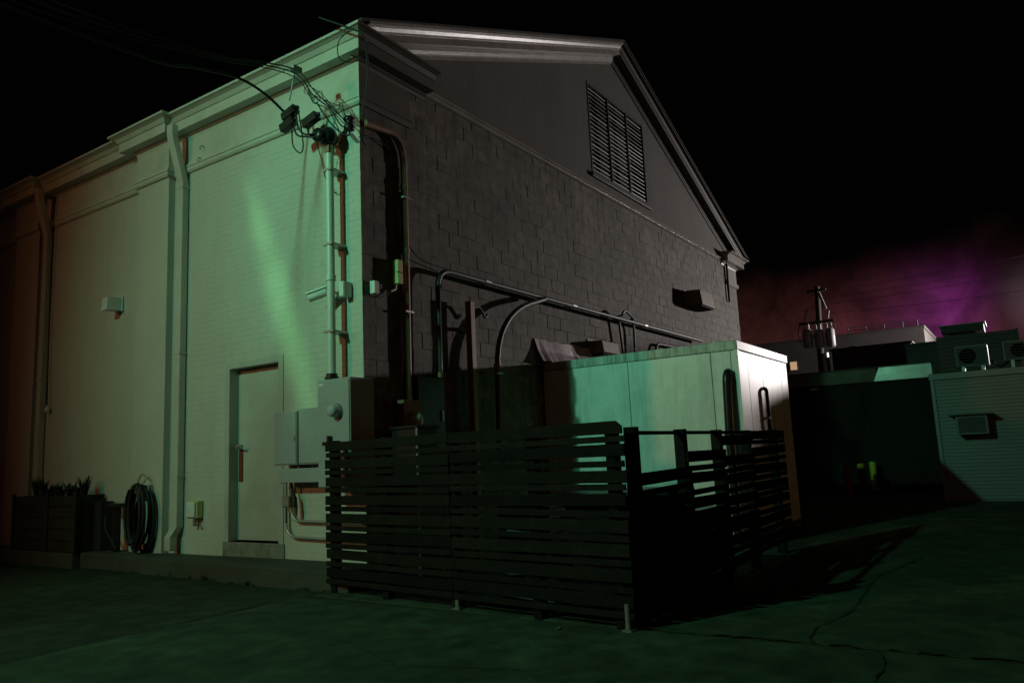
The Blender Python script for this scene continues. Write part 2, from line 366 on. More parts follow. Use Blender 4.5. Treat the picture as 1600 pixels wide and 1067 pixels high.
# cornice, frieze, string course of the long side with short return on the gable
def facade_path(xr):
    p = [(xr, 0), (0, 0)]
    for y0, y1 in PIL: p += [(0, y0), (-.1, y0), (-.1, y1), (0, y1)]
    return p+[(0, YEND)]
CORN = [(0, 5.86), (.02, 5.86), (.03, 5.895), (.065, 5.915), (.065, 5.93), (.20, 5.93), (.20, 6.062), (.215, 6.066), (.225, 6.08), (.25, 6.115), (.30, 6.135), (.32, 6.137), (.32, 6.17), (0, 6.20)]
STRG = [(0, 5.372), (.03, 5.376), (.05, 5.40), (.05, 5.44), (.062, 5.444), (.062, 5.470), (.035, 5.49), (.035, 5.515), (0, 5.525)]
FRZ = [(0, 5.50), (.018, 5.50), (.018, 5.88), (0, 5.88)]
for nm, pf, xr in (('cornice', CORN, 1.15), ('string_course', STRG, .86), ('frieze', FRZ, .86)):
    b = MB(); b.sweep(facade_path(xr), pf, seg=(1, None)); b.build(nm, TRIM, B)
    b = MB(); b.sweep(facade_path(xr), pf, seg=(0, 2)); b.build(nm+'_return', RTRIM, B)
for nm, pf, xl in (('cornice', CORN, 12.85), ('string_course', STRG, 13.12), ('frieze', FRZ, 13.12)):
    b = MB(); b.sweep([(XEND, 3), (XEND, 0), (xl, 0)], pf); b.build(nm, GTRIM, B)
# gable wall: blocks below, stucco above
b = MB(); b.box(.002, XEND, 0, .3, -.1, 5.95)
block_wall = b.build('block_wall', BMORT, B)
def gz(x): return PKZ-.08-abs(x-PK)*(PKZ-.08-6.15)/PK
X0, X1, Z0, Z1 = 5.87, 8.35, 6.29, 8.06
b = MB(); q = lambda *p: [(x, .0, z_) for x, z_ in p]
b.add(q((.0,5.95),(X0,5.95),(X0,gz(X0)),(.0,gz(0))), [(0,1,2,3)]); b.add(q((X1,5.95),(XEND,5.95),(XEND,gz(XEND)),(X1,gz(X1))), [(0,1,2,3)])
b.add(q((X0,5.95),(X1,5.95),(X1,Z0),(X0,Z0)), [(0,1,2,3)]); b.add(q((X0,Z1),(X1,Z1),(X1,gz(X1)),(PK,gz(PK)),(X0,gz(X0))), [(0,1,2,3,4)])
for p0, p1 in (((X0,Z0),(X1,Z0)), ((X1,Z0),(X1,Z1)), ((X1,Z1),(X0,Z1)), ((X0,Z1),(X0,Z0))):
    b.add([(p0[0],0,p0[1]),(p1[0],0,p1[1]),(p1[0],.2,p1[1]),(p0[0],.2,p0[1])], [(0,1,2,3)])
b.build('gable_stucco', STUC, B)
b = MB(); b.box(XEND-.3, XEND, .3, YEND, -.1, 6.1); b.box(.3, XEND-.3, YEND-.3, YEND, -.1, 6.1); b.build('rear_wall', BMORT, B)
blocks = []
row = 0; z = .0
while z < 5.9:
    h = min(.2, 5.93-z); x = .003-(row % 2)*.2
    while x < XEND:
        a, c = max(x, .003), min(x+.4-.010, XEND)
        if c-a > .05 and h > .05: blocks.append((a, c+rb.uniform(-.006,.005), z, z+h-.004))
        x += .4
    z += .2; row += 1
vis = [c for c in blocks if c[3] > 1.5 and not (3.8 < c[0] < 6.4 and c[3] < 2.6)]
vis.sort(key=lambda c: (Vector(((c[0]+c[1])/2, 0, (c[2]+c[3])/2))-cv).length)
PB = (.0008, .0015, .003, .0055)
near = set(vis[:300])
for c in vis[:300]:
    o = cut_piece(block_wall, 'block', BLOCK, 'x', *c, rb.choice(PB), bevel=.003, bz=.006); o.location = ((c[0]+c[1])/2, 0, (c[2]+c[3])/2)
rest = MB()
for c in blocks:
    if c not in near: piece_into(rest, 'x', *c, rb.choice(PB), .003, .005)
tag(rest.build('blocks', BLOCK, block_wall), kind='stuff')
b = MB(); b.sweep([(13.12, 0), (.86, 0)], [(0, 5.925), (.03, 5.93), (.05, 5.945), (.05, 5.97), (.075, 5.975), (.075, 6.0), (.03, 6.025), (0, 6.03)]); b.build('gable_moulding', GTRIM, B)
# raking cornices
RPROF = [(0, -.33), (.03, -.33), (.035, -.29), (.06, -.275), (.085, -.235), (.10, -.225), (.10, -.205), (.26, -.205), (.26, -.115), (.275, -.11), (.285, -.09), (.32, -.055), (.365, -.04), (.385, -.038), (.385, 0), (0, 0)]
def rake(x0, z0, x1, z1, M):
    d = Vector((x1-x0, 0, z1-z0)).normalized()
    rows = []
    for k, (x, z) in enumerate(((x0, z0), (x1, z1))):
        if k == 1: rows.append([(x, -e*.81, z+h*1.08) for e, h in RPROF])                      # plumb cut at the ridge
        else: rows.append([(x, -e*.81, z+h*1.08) for e, h in RPROF])
    kk = len(RPROF); v = rows[0]+rows[1]; f = [(j, j+1, kk+j+1, kk+j) for j in range(kk-1)]
    b = MB(); b.add(v, f); b.add(rows[0], [tuple(range(kk))]); b.add(rows[1], [tuple(range(kk))]); return b.build('raking_cornice', M, B)
slope = (PKZ-6.16)/(PK+.36)
rake(-.12, 6.185+.18*(PKZ-6.185)/(PK+.30), PK-.001, PKZ, GTRIM)
rake(XEND+.12, 6.185+.18*(PKZ-6.185)/(PK+.30), PK+.001, PKZ, RTRIM)  # right rake darker than the left, its dim light put into the colour
for sx, x0 in ((1, -.27), (-1, XEND+.27)):
    b = MB(); b.prism([(x0, -.33, 6.19), (PK, -.33, PKZ+.01), (PK, -.33, PKZ+.05), (x0, -.33, 6.215)], (0, YEND+.8, 0)); b.build('roof_slope', ROOF, B)
rr = random.Random(8)
# louvre vent in the gable
LV = MB(); LV.box(5.80, 8.42, .15, .19, 6.2, 8.15)
louvre = LV.build('louvre_vent', DARKV, B)
fr = MB()
for x in (5.87, 6.69, 7.52, 8.31): fr.box(x, x+.04, -.012, .06, 6.291, 8.059)
fr.box(5.91, 8.31, -.010, .06, 8.02, 8.058); fr.box(5.91, 8.31, -.010, .06, 6.292, 6.33)
fr.build('frame', LOUV, louvre, bev=.004)
sl = MB(); sl.box(5.80, 8.42, -.06, -.003, 6.19, 6.275); sl.build('sill', LOUV, louvre, bev=.006)
sm = MB(); sm.bar((-.375,0,0), (.375,0,0), (0,-.92,-.38), (0,-.38,.92), .034, .006)
sme = sm.mesh('slat', LOUV); first = True
for x in (6.303, 7.128, 7.938):
    for k in range(20):
        o = bpy.data.objects.new('slat', sme); COL.objects.link(o); o.parent = louvre; o.location = (x, .04, 6.375+k*.0835); o.rotation_euler.x = rr.uniform(-.12, .12)
# door
dr = MB(); dr.box(.12, .17, DY0+.05, DY1-.05, DZ0+.01, DZ1-.05)
door = dr.build('door', DOORM, B, bev=.003)
b = MB(); b.box(-.014, .2, DY0-.04, DY0+.045, DZ0, DZ1+.04); b.box(-.014, .2, DY1-.045, DY1+.04, DZ0, DZ1+.04); b.box(-.013, .2, DY0+.045, DY1-.045, DZ1-.045, DZ1+.04); b.build('door_frame', DOORM, door, bev=.004)
b = MB(); b.box(.06, .12, 2.255, 2.315, 1.50, 1.56); b.tube([(.085,2.285,1.53),(.03,2.285,1.53),(.03,2.23,1.53),(.03,2.15,1.525)], .011, 8); b.build('handle', STEEL, door)
b = MB(); b.box(.108, .121, 2.245, 2.32, 1.10, 1.495); b.build('kick_guard', RED, door)
for z in (.65, 1.45, 2.25):
    b = MB(); b.cyl((.115,DY0+.055,z-.06), (.115,DY0+.055,z+.06), .012, 8); b.build('hinge', STEEL, door)
b = MB(); b.box(-.022, .20, DY0-.06, DY1+.06, .20, DZ0); b.build('door_sill', SILL, B, bev=.012)
# ledge (pavement strip) along the wall
for x0, y0, y1, z1 in ((-.52, -.25, 2.02, .207), (-.43, 2.035, 3.62, .200), (-.36, 3.635, 5.2, .206), (-.46, 5.215, 9.0, .20), (-.46, 9.02, 24, .202)):
    b = MB(); b.box(x0, .02, y0, y1, -.1, z1); o = b.build('ledge', CONC, ground, bev=.02)
# downspouts
def downspout(ytop, y, bottom=.25):
    b = MB()
    pts = [(-.24, ytop, 6.02), (-.24, ytop, 5.86), (-.065, y, 5.22), (-.065, y, .62), (-.065, y+.0, .55), (-.12, y+.05, .42), (-.12, y+.05, bottom)]
    P = []
    for p in pts: P.append(Vector(p))
    n = 4
    # rectangular leader 0.13 x 0.10
    ring = []
    for p in P: ring += [p+Vector((dx, dy, 0)) for dx, dy in ((-.05,-.065),(.05,-.065),(.05,.065),(-.05,.065))]
    f = []
    for i in range(len(P)-1):
        for j in range(4): f.append((i*4+j, i*4+(j+1) % 4, (i+1)*4+(j+1) % 4, (i+1)*4+j))
    f += [(3,2,1,0), tuple(len(P)*4-4+k for k in range(4))]
    b.add(ring, f); o = b.build('downspout', TRIM, B, bev=.012)
    for z in (5.15, 2.83, 1.2):
        c = MB(); c.box(-.122, -.0, y-.073, y+.073, z-.015, z+.015); c.build('strap', TRIM, o)
downspout(3.36, 3.36); downspout(7.16, 7.18)

# ------------------------------------------------------------------ walk-in cooler
CX0, CX1, CY0, CZ = 3.74, 6.23, -2.98, 2.60
K = thing('walk_in_cooler', (CX0, CY0, 0), 'boxy white insulated walk-in cooler projecting from the block wall', 'cooler')
def panel(axis, a, b, z0=.12, z1=2.485):
    q = MB()
    if axis == 'y': q.box(CX0, CX0+.08, a+.004, b-.004, z0, z1)
    else: q.box(a+.004, b-.004, CY0, CY0+.08, z0, z1)
    return q.build('panel', COOL, K, bev=.004)
for a, c in ((CY0+.08, -2.63), (-2.63, -1.43), (-1.43, -.23), (-.23, -.03)): panel('y', a, c)
for a, c in ((CX0, 4.18), (4.18, 4.86), (4.86, 5.85), (5.85, CX1)): panel('x', a, c)
b = MB(); b.box(CX0+.02, CX1-.02, CY0+.02, -.03, .0, 2.47); b.build('core', SEAL, K)
b = MB(); b.box(CX1-.08, CX1, CY0+.081, -.03, .12, 2.485); b.build('panel', COOL, K)
b = MB(); b.box(CX0-.02, CX1+.02, CY0-.02, -.03, 2.488, 2.615); o = b.build('roof_cap', COOLT, K, bev=.01)
b = MB(); b.box(CX0-.01, CX1+.01, CY0-.01, -.03, .0, .118); b.build('base_rail', SEAL, K)
b = MB(); b.box(CX0-.022, CX0-.001, CY0-.022, CY0+.03, .12, 2.487); b.box(CX0+.0, CX0+.03, CY0-.021, CY0-.001, .12, 2.486); b.build('corner_trim', COOL, K)
# black hooked pipe in front of each face
V = thing('black_hooked_vent_pipe', (3.58,-2.85,0), 'thick black hooked vent pipe against the cooler, left of its corner', 'pipe')
b = MB(); b.tube([(3.60,-2.84,0),(3.60,-2.84,1.38),(3.60,-2.86,2.05)]+arc((3.60,-2.86,2.05),(3.60,-2.87,2.20),(3.68,-2.87,2.20)), .052, 12); b.build('pipe', BPLAS, V)
b = MB(); b.cyl((3.60,-2.84,1.36),(3.60,-2.84,1.42), .062, 12); b.build('coupling', BPLAS, V)
V = thing('thin_black_conduit', (4.8,-3.05,0), 'thin black conduit with bent top on bright end of the cooler', 'pipe')
b = MB(); b.tube([(4.80,-3.03,0),(4.80,-3.03,1.98)]+arc((4.80,-3.03,1.98),(4.80,-3.03,2.03),(4.80,-2.985,2.03), 5), .026, 10); b.build('pipe', BPLAS, V)
b = MB(); b.box(4.76,4.84,-3.05,-2.985,1.60,1.63); b.build('bracket', STEEL, V)
# weather flashing over the cooler roof
fl = MB(); rr = random.Random(5); n = 24; vs = []
for i in range(n+1):
    x = 3.56+i*(5.95-3.56)/n; d = rr.uniform(-.02,.02)
    vs += [(x, -.02, 2.985+rr.uniform(-.012,.012)), (x+.02, -.07+d*.6, 2.80), (x+.03, -.15+d, 2.63+rr.uniform(-.01,.01))]
fl.add(vs, [(3*i+j, 3*i+3+j, 3*i+4+j, 3*i+1+j) for i in range(n) for j in range(2)])
o = fl.build('flashing_sheet', TARP); o.modifiers.new('Solidify','SOLIDIFY').thickness = .006
tag(o, 'crumpled pale flashing sheet sloping from block wall onto cooler roof', 'flashing')

# ------------------------------------------------------------------ fences
FA, FB = Vector((-.52, -.01, 0)), Vector((-.88, -3.51, 0))
F = thing('slatted_fence', FA, 'dark slatted timber fence panel facing the street, top board cut off at its near corner', 'fence')
dv = (FB-FA).normalized(); nv = Vector((dv.y, -dv.x, 0))
if nv.x > 0: nv = -nv
rf = random.Random(21)
mid = FA.lerp(FB, .495); segs = ((FA-dv*.02, mid+dv*.0), (mid+dv*.006, FB+dv*.03))
z = 1.49; k = 0
while z > .09:
    h = .090 if k % 2 == 0 else .046
    for si, (a, c) in enumerate(segs):
        o1, o2 = rf.uniform(-.009,.009), rf.uniform(-.009,.009)
        lift = 0 if not (k == 0) else .004
        ext = -rf.uniform(0, .035) if si == 1 else 0
        b = MB(); th = .0105
        zz1, zz0 = z, z-h
        A0 = a+nv*.02; C0 = c+dv*ext+nv*.02; jit = rf.uniform(-.006,.006)
        if si == 1 and k == 0:
            A = [A0+Vector((0,0,zz0+o1)), C0+Vector((0,0,zz0+o2)), C0+Vector((0,0,zz1-.04)), C0-dv*.05+Vector((0,0,zz1)), A0+Vector((0,0,zz1))]
        else: A = [A0+Vector((0,0,zz0+o1)), C0+Vector((0,0,zz0+o2)), C0+Vector((0,0,zz1+o2)), A0+Vector((0,0,zz1+o1))]
        A = [p+nv*jit for p in A]
        b.prism(A, nv*th*2); b.build('slat', WOOD, F, bev=.003, loc=tuple((a+c)/2+Vector((0,0,z-h/2))))
    z -= h+.021+rf.uniform(-.005,.005); k += 1
for t in (.015, .24, .495, .75, .965):
    p = FA.lerp(FB, t); b = MB(); b.bar(p-nv*.028+Vector((0,0,-.02)), p-nv*.028+Vector((0,0,1.475 if t > .9 else 1.50)), dv, nv, .04, .043); b.build('post', WOOD, F, bev=.004)
# short galvanised stub at the fence corner and one under mid joint
for p, r_, h in (((-.915,-3.46), .020, .19), ((-.725,-1.78), .022, .08)):
    b = MB(); b.cyl((p[0],p[1],0),(p[0],p[1],h), r_, 10); b.box(p[0]-.035,p[0]+.035,p[1]-.035,p[1]+.035,.004,.016); b.build('foot', FOOTM, F)
G = thing('side_slatted_fence', (-.80,-3.52,0), 'dark slatted timber fence along the cooler with open stepped top', 'fence')
px = [-.64, .36, 1.30, 2.23, 3.27]
tops = [1.10, 1.235, 1.37, 1.42]
for i, x in enumerate(px):
    b = MB(); b.box(x-.045, x+.045, -3.50, -3.41, -.02, (1.445, 1.43, 1.425, 1.42, 1.43)[i]); b.build('post', WOOD, G, bev=.004)
b = MB(); b.box(-.60, 2.18, -3.475, -3.435, 1.385, 1.415); b.build('top_rail', WOOD, G, bev=.003)
for i in range(4):
    x0, x1 = px[i]-.045, px[i+1]+(.045 if i < 3 else .28)
    z = tops[i]; k = 0
    while z > .12:
        h = .095 if k % 2 == 0 else .048
        if i == 2 and k == 1 or rf.random() < .0: z -= h+.03; k += 1; continue
        o1, o2 = rf.uniform(-.012,.012), rf.uniform(-.012,.012)
        y = -3.503-rf.uniform(0,.004)-(.001 if i % 2 else .0)
        b = MB(); b.prism([(x0+.003,y,z-h+o1),(x1-.003,y,z-h+o2),(x1-.003,y,z+o2),(x0+.003,y,z+o1)], (0,-.02,0)); b.build('slat', WOOD, G, bev=.003, loc=((x0+x1)/2, y, z))
        z -= h+.023+rf.uniform(-.008,.010); k += 1

# ------------------------------------------------------------------ things inside the enclosure, seen over and between slats; bins added to block light
def wall_box(name, label, cat, x0,x1,y0,y1,z0,z1, M, lid=True, group=None):
    t = thing(name, ((x0+x1)/2,(y0+y1)/2,z0), label, cat, group)
    b = MB(); b.box(x0,x1,y0,y1,z0,z1); b.build('body', M, t, bev=.008); return t
t = wall_box('switch_cabinet', 'dark switch cabinet on shaded block wall above the fence', 'cabinet', .77,1.30,-.085,-.016,1.35,2.26, BPLAS)
b = MB(); b.box(.79,1.28,-.097,-.086,1.38,2.24); b.build('door', BPLAS, t, bev=.004); b = MB(); b.box(1.20,1.24,-.115,-.098,1.72,1.85); b.build('handle', STEEL, t)
t = thing('round_electric_meter', (.60,-.14,1.4), 'round glass electric meter on dark wall beside brown conduit', 'meter')
b = MB(); b.box(.46,.76,-.16,-.016,1.32,1.95); b.build('housing', RUST, t, bev=.008)
b = MB(); b.lathe((.62,-.16,1.72), [(.095,0),(.095,-.02),(.085,-.03)], 20, 'y'); b.build('ring', STEEL, t)
b = MB(); b.lathe((.62,-.19,1.72), [(.082,0),(.078,-.06),(.06,-.085),(.0,-.09)], 20, 'y'); b.build('glass', GLASSD, t)
t = wall_box('condenser_unit', 'squat dark condenser box peeking above the fence near the building corner', 'condenser', .10,.46,-.65,-.30,.0,1.60, BPLAS)
b = MB(); b.box(.085,.11,-.675,-.651,.0,1.60); b.build('corner_post', ACM, t); b = MB(); b.box(.08,.48,-.675,-.28,1.601,1.63); b.build('lid', BPLAS, t, bev=.006)
rr = random.Random(14)
for k, (x, y, z) in enumerate(((.0,-2.15,.0),(.0,-2.15,.29),(.01,-2.13,.58),(1.35,-2.2,.0),(1.36,-2.2,.29))):
    lab = ['grey plastic crate at bottom of stack behind street fence','grey plastic crate in middle of stack behind street fence','grey plastic crate on top of stack behind street fence','grey plastic crate on ground behind side fence','grey plastic crate stacked on another behind side fence'][k]
    t = thing('plastic_crate', (x,y,z), lab, 'crate', 'crates behind the fence')
    b = MB(); b.box(x-.2,x+.2,y-.28,y+.28,z+.005,z+.03); b.build('base', ACM, t)
    for q in ((x-.2,x-.185,y-.28,y+.28),(x+.185,x+.2,y-.28,y+.28),(x-.185,x+.185,y-.28,y-.265),(x-.185,x+.185,y+.265,y+.28)):
        for h0, h1 in ((.03,.10),(.13,.18),(.22,.285)):
            b = MB(); b.box(*q, z+h0, z+h1); b.build('rail', ACM, t)

def blocker_bin(x, y, h, lab):  # bins added to block lamplight coming through the slats
    t = thing('light_blocker_bin', (x,y,0), lab, 'bin', 'added light-blocking bins behind the fence')
    b = MB(); a0, a1 = .24, .29
    b.add([(x-a0,y-a0,.08),(x+a0,y-a0,.08),(x+a0,y+a0,.08),(x-a0,y+a0,.08),(x-a1,y-a1,h),(x+a1,y-a1,h),(x+a1,y+a1,h),(x-a1,y+a1,h)], [(3,2,1,0),(4,5,6,7),(0,1,5,4),(1,2,6,5),(2,3,7,6),(3,0,4,7)]); b.build('body', BPLAS, t, bev=.02)
    b = MB(); b.box(x-a1-.03,x+a1+.03,y-a1-.03,y+a1+.03,h+.001,h+.05); b.build('lid', BPLAS, t, bev=.015)
    for q in (-1, 1):
        b = MB(); b.cyl((x+q*.22,y+.26,.09),(x+q*.27,y+.26,.09), .088, 14); b.build('wheel', BLACK, t)
    b = MB(); b.cyl((x-.25,y+a1+.05,h-.02),(x+.25,y+a1+.05,h-.02), .014, 8); b.build('handle', BPLAS, t)
blocker_bin(-.25,-3.05,.90,'added black bin nearest the fence corner, blocks light behind the slats')
blocker_bin(.60,-3.02,.86,'added black bin second from the fence corner, blocks light behind the slats')
blocker_bin(1.65,-3.05,.60,'added low black bin in middle of the side fence, blocks light behind the slats')
#2.5,-3.05,.80,'added shorter black bin beside the cooler, behind the slats')

# ------------------------------------------------------------------ electrical gear on the long (street) side
t = thing('meter_cabinet', (-.17,.10,1.0), 'tall grey steel meter cabinet at building corner with round glass meter', 'cabinet')
b = MB(); b.box(-.36,-.009,-.155,.335,1.02,2.165); b.build('body', GALV, t, bev=.006)
b = MB(); b.box(-.372,-.361,-.145,.325,1.03,2.145); b.build('cover', GALV, t, bev=.003)
b = MB(); b.lathe((-.372,.03,1.82), [(.082,0),(.082,-.02),(.072,-.03)], 22, 'x'); b.build('meter_ring', STEEL, t)
b = MB(); b.lathe((-.40,.03,1.82), [(.070,0),(.066,-.055),(.05,-.08),(.0,-.085)], 20, 'x'); b.build('meter_glass', GLASSD, t)
b = MB(); b.box(-.3735,-.3725,.24,.31,2.10,2.125); b.build('label', WPLAS, t)
b = MB(); b.cyl((-.18,.31,2.165),(-.18,.31,2.25), .062, 16); b.cyl((-.18,.31,2.19),(-.18,.31,2.215), .078, 16); b.build('hub', BPLAS, t)
b = MB(); b.box(-.43,-.373,.10,.2,1.46,1.50); b.cyl((-.40,.13,1.49),(-.40,.13,1.56), .025, 10); b.build('latch', BPLAS, t)
for y0, y1, lab, cat in ((.857,1.245,'left-hand grey breaker box beside the door, darker and slightly forward','breaker box'), (.345,.845,'right-hand grey breaker box between meter cabinet and smaller box','breaker box')):
    t = thing('breaker_box', (-.1,(y0+y1)/2,1.27), lab, cat)
    xo = -.205 if y0 > .5 else -.19
    b = MB(); b.box(xo,-.009,y0,y1,1.275,1.882 if y0 > .5 else 1.90); b.build('body', GALV, t, bev=.006)
    b = MB(); b.box(xo-.011,xo-.001,y0+.01,y1-.01,1.29,1.872 if y0 > .5 else 1.888); b.build('cover', GALV, t, bev=.003)
    b = MB(); b.box(xo-.02,xo-.012,y0+.02,y0+.045,1.55,1.60); b.build('latch', STEEL, t)
t = thing('wiring_trough', (-.1,.6,1.07), 'long low grey wiring trough under the breaker boxes', 'wiring trough')
b = MB(); b.box(-.20,-.009,.0,1.165,1.075,1.235); b.build('body', GALV, t, bev=.005)
b = MB(); b.box(-.209,-.201,.008,1.157,1.08,1.222); b.build('cover', GALV, t, bev=.003)
for y in (.60, .95, .42):
    b = MB(); b.cyl((-.10,y,1.234),(-.10,y,1.278), .022, 10); b.build('nipple', STEEL, t)
def conduit(label, pts, r, M, name='conduit', bends=None, straps=(), group=None, axis='x'):
    p0 = pts[0]; t = thing(name, p0, label, 'conduit', group)
    b = MB(); b.tube(pts, r, 12); b.build('pipe', M, t)
    for s in straps:
        b = MB()
        if axis == 'x': b.box(s[0]-r-.006, -.004, s[1]-r-.03, s[1]+r+.03, s[2]-.012, s[2]+.012)
        else: b.box(s[0]-r-.03, s[0]+r+.03, s[1]-r-.006, -.012, s[2]-.012, s[2]+.012)
        b.build('strap', STEEL, t)
    return t
conduit('outer thin metal conduit curving from trough along wall base', [(-.05,1.23,1.074),(-.05,1.23,.62)]+arc((-.05,1.23,.62),(-.05,1.23,.49),(-.05,1.08,.46))+[(-.05,.0,.44)], .016, STEEL)
conduit('inner thin metal conduit bending below trough toward the fence', [(-.05,1.15,1.074),(-.05,1.15,.82)]+arc((-.05,1.15,.82),(-.05,1.15,.66),(-.05,1.02,.64))+[(-.05,.0,.63)], .016, STEEL)
t = thing('disconnect_lever', (-.06,1.08,.8), 'dark hanging cable grip below the wiring trough', 'cable')
b = MB(); b.tube([(-.10,1.08,1.074),(-.10,1.06,.96),(-.10,1.03,.90),(-.10,1.02,.80)], [.014,.016,.03,.03], 8); b.build('grip', BLACK, t); b = MB(); b.tube([(-.10,1.02,.80),(-.10,1.02,.70)], [.034,.026], 8); b.build('plug', RUST, t)
t = thing('conduit_box', (-.05,1.19,.85), 'small brown junction box on conduits below the trough', 'junction box')
b = MB(); b.box(-.09,-.009,1.13,1.26,.80,.92); b.build('body', RUST, t, bev=.005); b = MB(); b.box(-.096,-.0905,1.138,1.252,.808,.912); b.build('cover', STEEL, t)
# service mast
t = conduit('tall white service mast conduit rising from meter cabinet to weatherhead', [(-.18,.31,2.22),(-.18,.31,4.93)], .046, PIPEW, 'service_mast', straps=[(-.18,.31,z) for z in (2.72,3.72,4.60)])
b = MB(); b.cyl((-.18,.31,3.30),(-.18,.31,3.36), .058, 14); b.build('coupling', PIPEW, t)
t = thing('weatherhead', (-.20,.30,4.93), 'dark domed weatherhead capping the white service mast', 'weatherhead')
b = MB(); hp = [(.0,-.02),(.075,-.02),(.105,.02),(.112,.08),(.09,.15),(.05,.185),(.0,.195)]
b.lathe((-.20,.31,4.92), hp, 18); b.build('dome', BPLAS, t)
b = MB(); b.lathe((-.30,.33,4.985), [(.0,-.06),(.075,-.06),(.085,0),(.07,.05),(.0,.055)], 16, 'x'); b.build('cable_plate', BPLAS, t)
b = MB(); b.box(-.23,-.13,.27,.35,4.80,4.93); b.build('collar', RUST, t, bev=.01)
# split connectors hanging in the drop wires
conn = [((-.42,.70,5.325), 'upper left black box splice on service wires'), ((-.42,.73,5.195), 'lower left black box splice on service wires'), ((-.40,.37,5.15), 'black box splice nearest the weatherhead')]
for p, lab in conn:
    t = thing('splice_box', p, lab, 'cable splice'); c = Vector(p); d = Vector((.05,-.86,.30)).normalized()
    b = MB(); b.bar(c-d*.11, c+d*.11, (1,0,0), (0,.33,.94), .045, .05); b.build('case', BPLAS, t, bev=.01)
    b = MB(); b.tube([c+d*.112, c+d*.14], .02, 8); b.build('gland', BLACK, t)
def cable(label, pts, r=.009, name='cable', M=BLACK, n=7, group=None):
    b = MB(); b.tube(smooth(pts, n), r, 7); o = b.build(name, M, loc=pts[0]); return tag(o, label, 'cable', group)
C1, C2, C3 = (Vector(c[0]) for c in conn)
WH = Vector((-.36,.33,4.98))
cable('thick black service wire arriving from the left into the splices', [(-11,1.7,7.5),(-7,1.42,6.2),(-4,1.22,5.52),(-2,1.045,5.46),(-1.5,.98,5.54),(-1.0,.90,5.60),(-.68,.84,5.52),(-.42,.80,5.37)], .016, 'service_wire')
cable('looped jumper wire hanging lowest below the splices', [C2+Vector((0,-.06,-.03)),C2+Vector((-.02,-.1,-.28)),C2+Vector((0,-.2,-.40)),C2+Vector((0,-.25,-.30)),C1+Vector((0,-.14,.0))], .008)
cable('upper jumper wire from splices into the weatherhead', [C1+Vector((0,-.1,-.02)),C1+Vector((0,-.14,-.22)),C1+Vector((.02,-.24,-.32)),WH+Vector((0,.0,.02))], .011)
cable('lower jumper wire from splices into the weatherhead', [C2+Vector((0,-.08,-.02)),C2+Vector((0,-.15,-.17)),C2+Vector((.03,-.26,-.21)),WH+Vector((0,.02,-.03))], .011)
cable('short jumper wire from nearest splice to weatherhead', [C3+Vector((0,.06,-.04)),C3+Vector((0,.04,-.15)),WH+Vector((0,.06,0))], .010)
cable('thin wire looping down the wall left of the mast', [WH+Vector((.05,.05,-.06)),(-.2,.42,4.75),(-.1,.46,4.55),(-.05,.40,4.4),(-.05,.33,4.38)], .006)
INS = Vector((-.32,-.16,4.98))
t = thing('wire_insulator', INS, 'dark spool insulator bracketed at the building corner', 'insulator')
b = MB(); b.lathe(INS, [(.03,-.09),(.06,-.07),(.06,-.03),(.035,0),(.06,.03),(.06,.07),(.03,.09)], 14); b.build('spool', BPLAS, t)
b = MB(); b.bar(INS+Vector((0,0,-.1)), INS+Vector((.25,.12,-.1)), (0,0,1), (.4,-1,0), .012, .02); b.bar(INS+Vector((0,0,.1)), INS+Vector((.25,.12,.1)), (0,0,1), (.4,-1,0), .012, .02); b.build('bracket', STEEL, t)
rr = random.Random(31)
S0 = Vector((-14.5,13,9.9))
labs = ['upper of the bundled wires running from the sky to the corner insulator', 'middle of the bundled wires running from the sky to the corner insulator', 'lower slack wire of the bundle to the corner insulator']
for k in range(3):
    j = Vector((0, .0, -.05*k))
    cable(labs[k], [Vector((-11,1.5+.1*k,7.8))+j*4, (-6.5,1.2+.1*k,6.2-.1*k), (-3.5,.95+.05*k,5.58-.06*k), (-1.6,.72,5.60-.03*k), (-.92,.55,5.70-.03*k), (-.64,.32,5.64-.05*k), (-.58,.13,5.38-.07*k), (-.47,.0,5.19-.03*k), (-.42,-.14,5.03-.10*k), INS+Vector((0,.02,-.02*k))], .008 if k < 2 else .006, 'drop_wire')
for k in range(5):
    y0 = rr.uniform(.0,.35); z0 = rr.uniform(5.2,5.5)
    pts = [Vector((-.62,.18,5.43))]
    for q in range(4): pts.append(Vector((-.5+rr.uniform(-.06,.1), .22-.13*q+rr.uniform(-.08,.08), 5.38-.11*q+rr.uniform(-.06,.12))))
    pts.append(INS+Vector((0,.03,rr.uniform(-.03,.05))))
    cable(['curly thin telephone wire, highest of the tangle by the corner','curly thin telephone wire, second in the tangle by the corner','curly thin telephone wire, third in the tangle by the corner','curly thin telephone wire, fourth in the tangle by the corner','curly thin telephone wire, lowest of the tangle by the corner'][k], pts, .0045, 'tangled_wire', M=RUST if k % 2 else BLACK, group='tangled wires at the corner')
cable('slack wire hanging under the insulator at the corner', [(-.55,.10,5.22),(-.5,-.02,5.0),(-.47,-.2,4.80),(-.42,-.26,4.79),(-.36,-.2,4.92)], .009, 'drop_wire')
cable('black cable draped over cornice and down the gable corner', [(-.55,.05,6.22),(-.42,-.30,6.02),(-.36,-.42,5.93),(-.27,-.40,5.75),(-.20,-.33,5.45),(-.22,-.28,5.2),(-.16,-.22,5.0),(-.02,-.06,4.93),(.06,-.03,4.90)], .012)
cable('thin looped cable on the cornice corner', [(-.42,-.30,6.0),(-.46,-.16,5.9),(-.44,-.14,5.72),(-.36,-.26,5.66),(-.28,-.38,5.74)], .006)
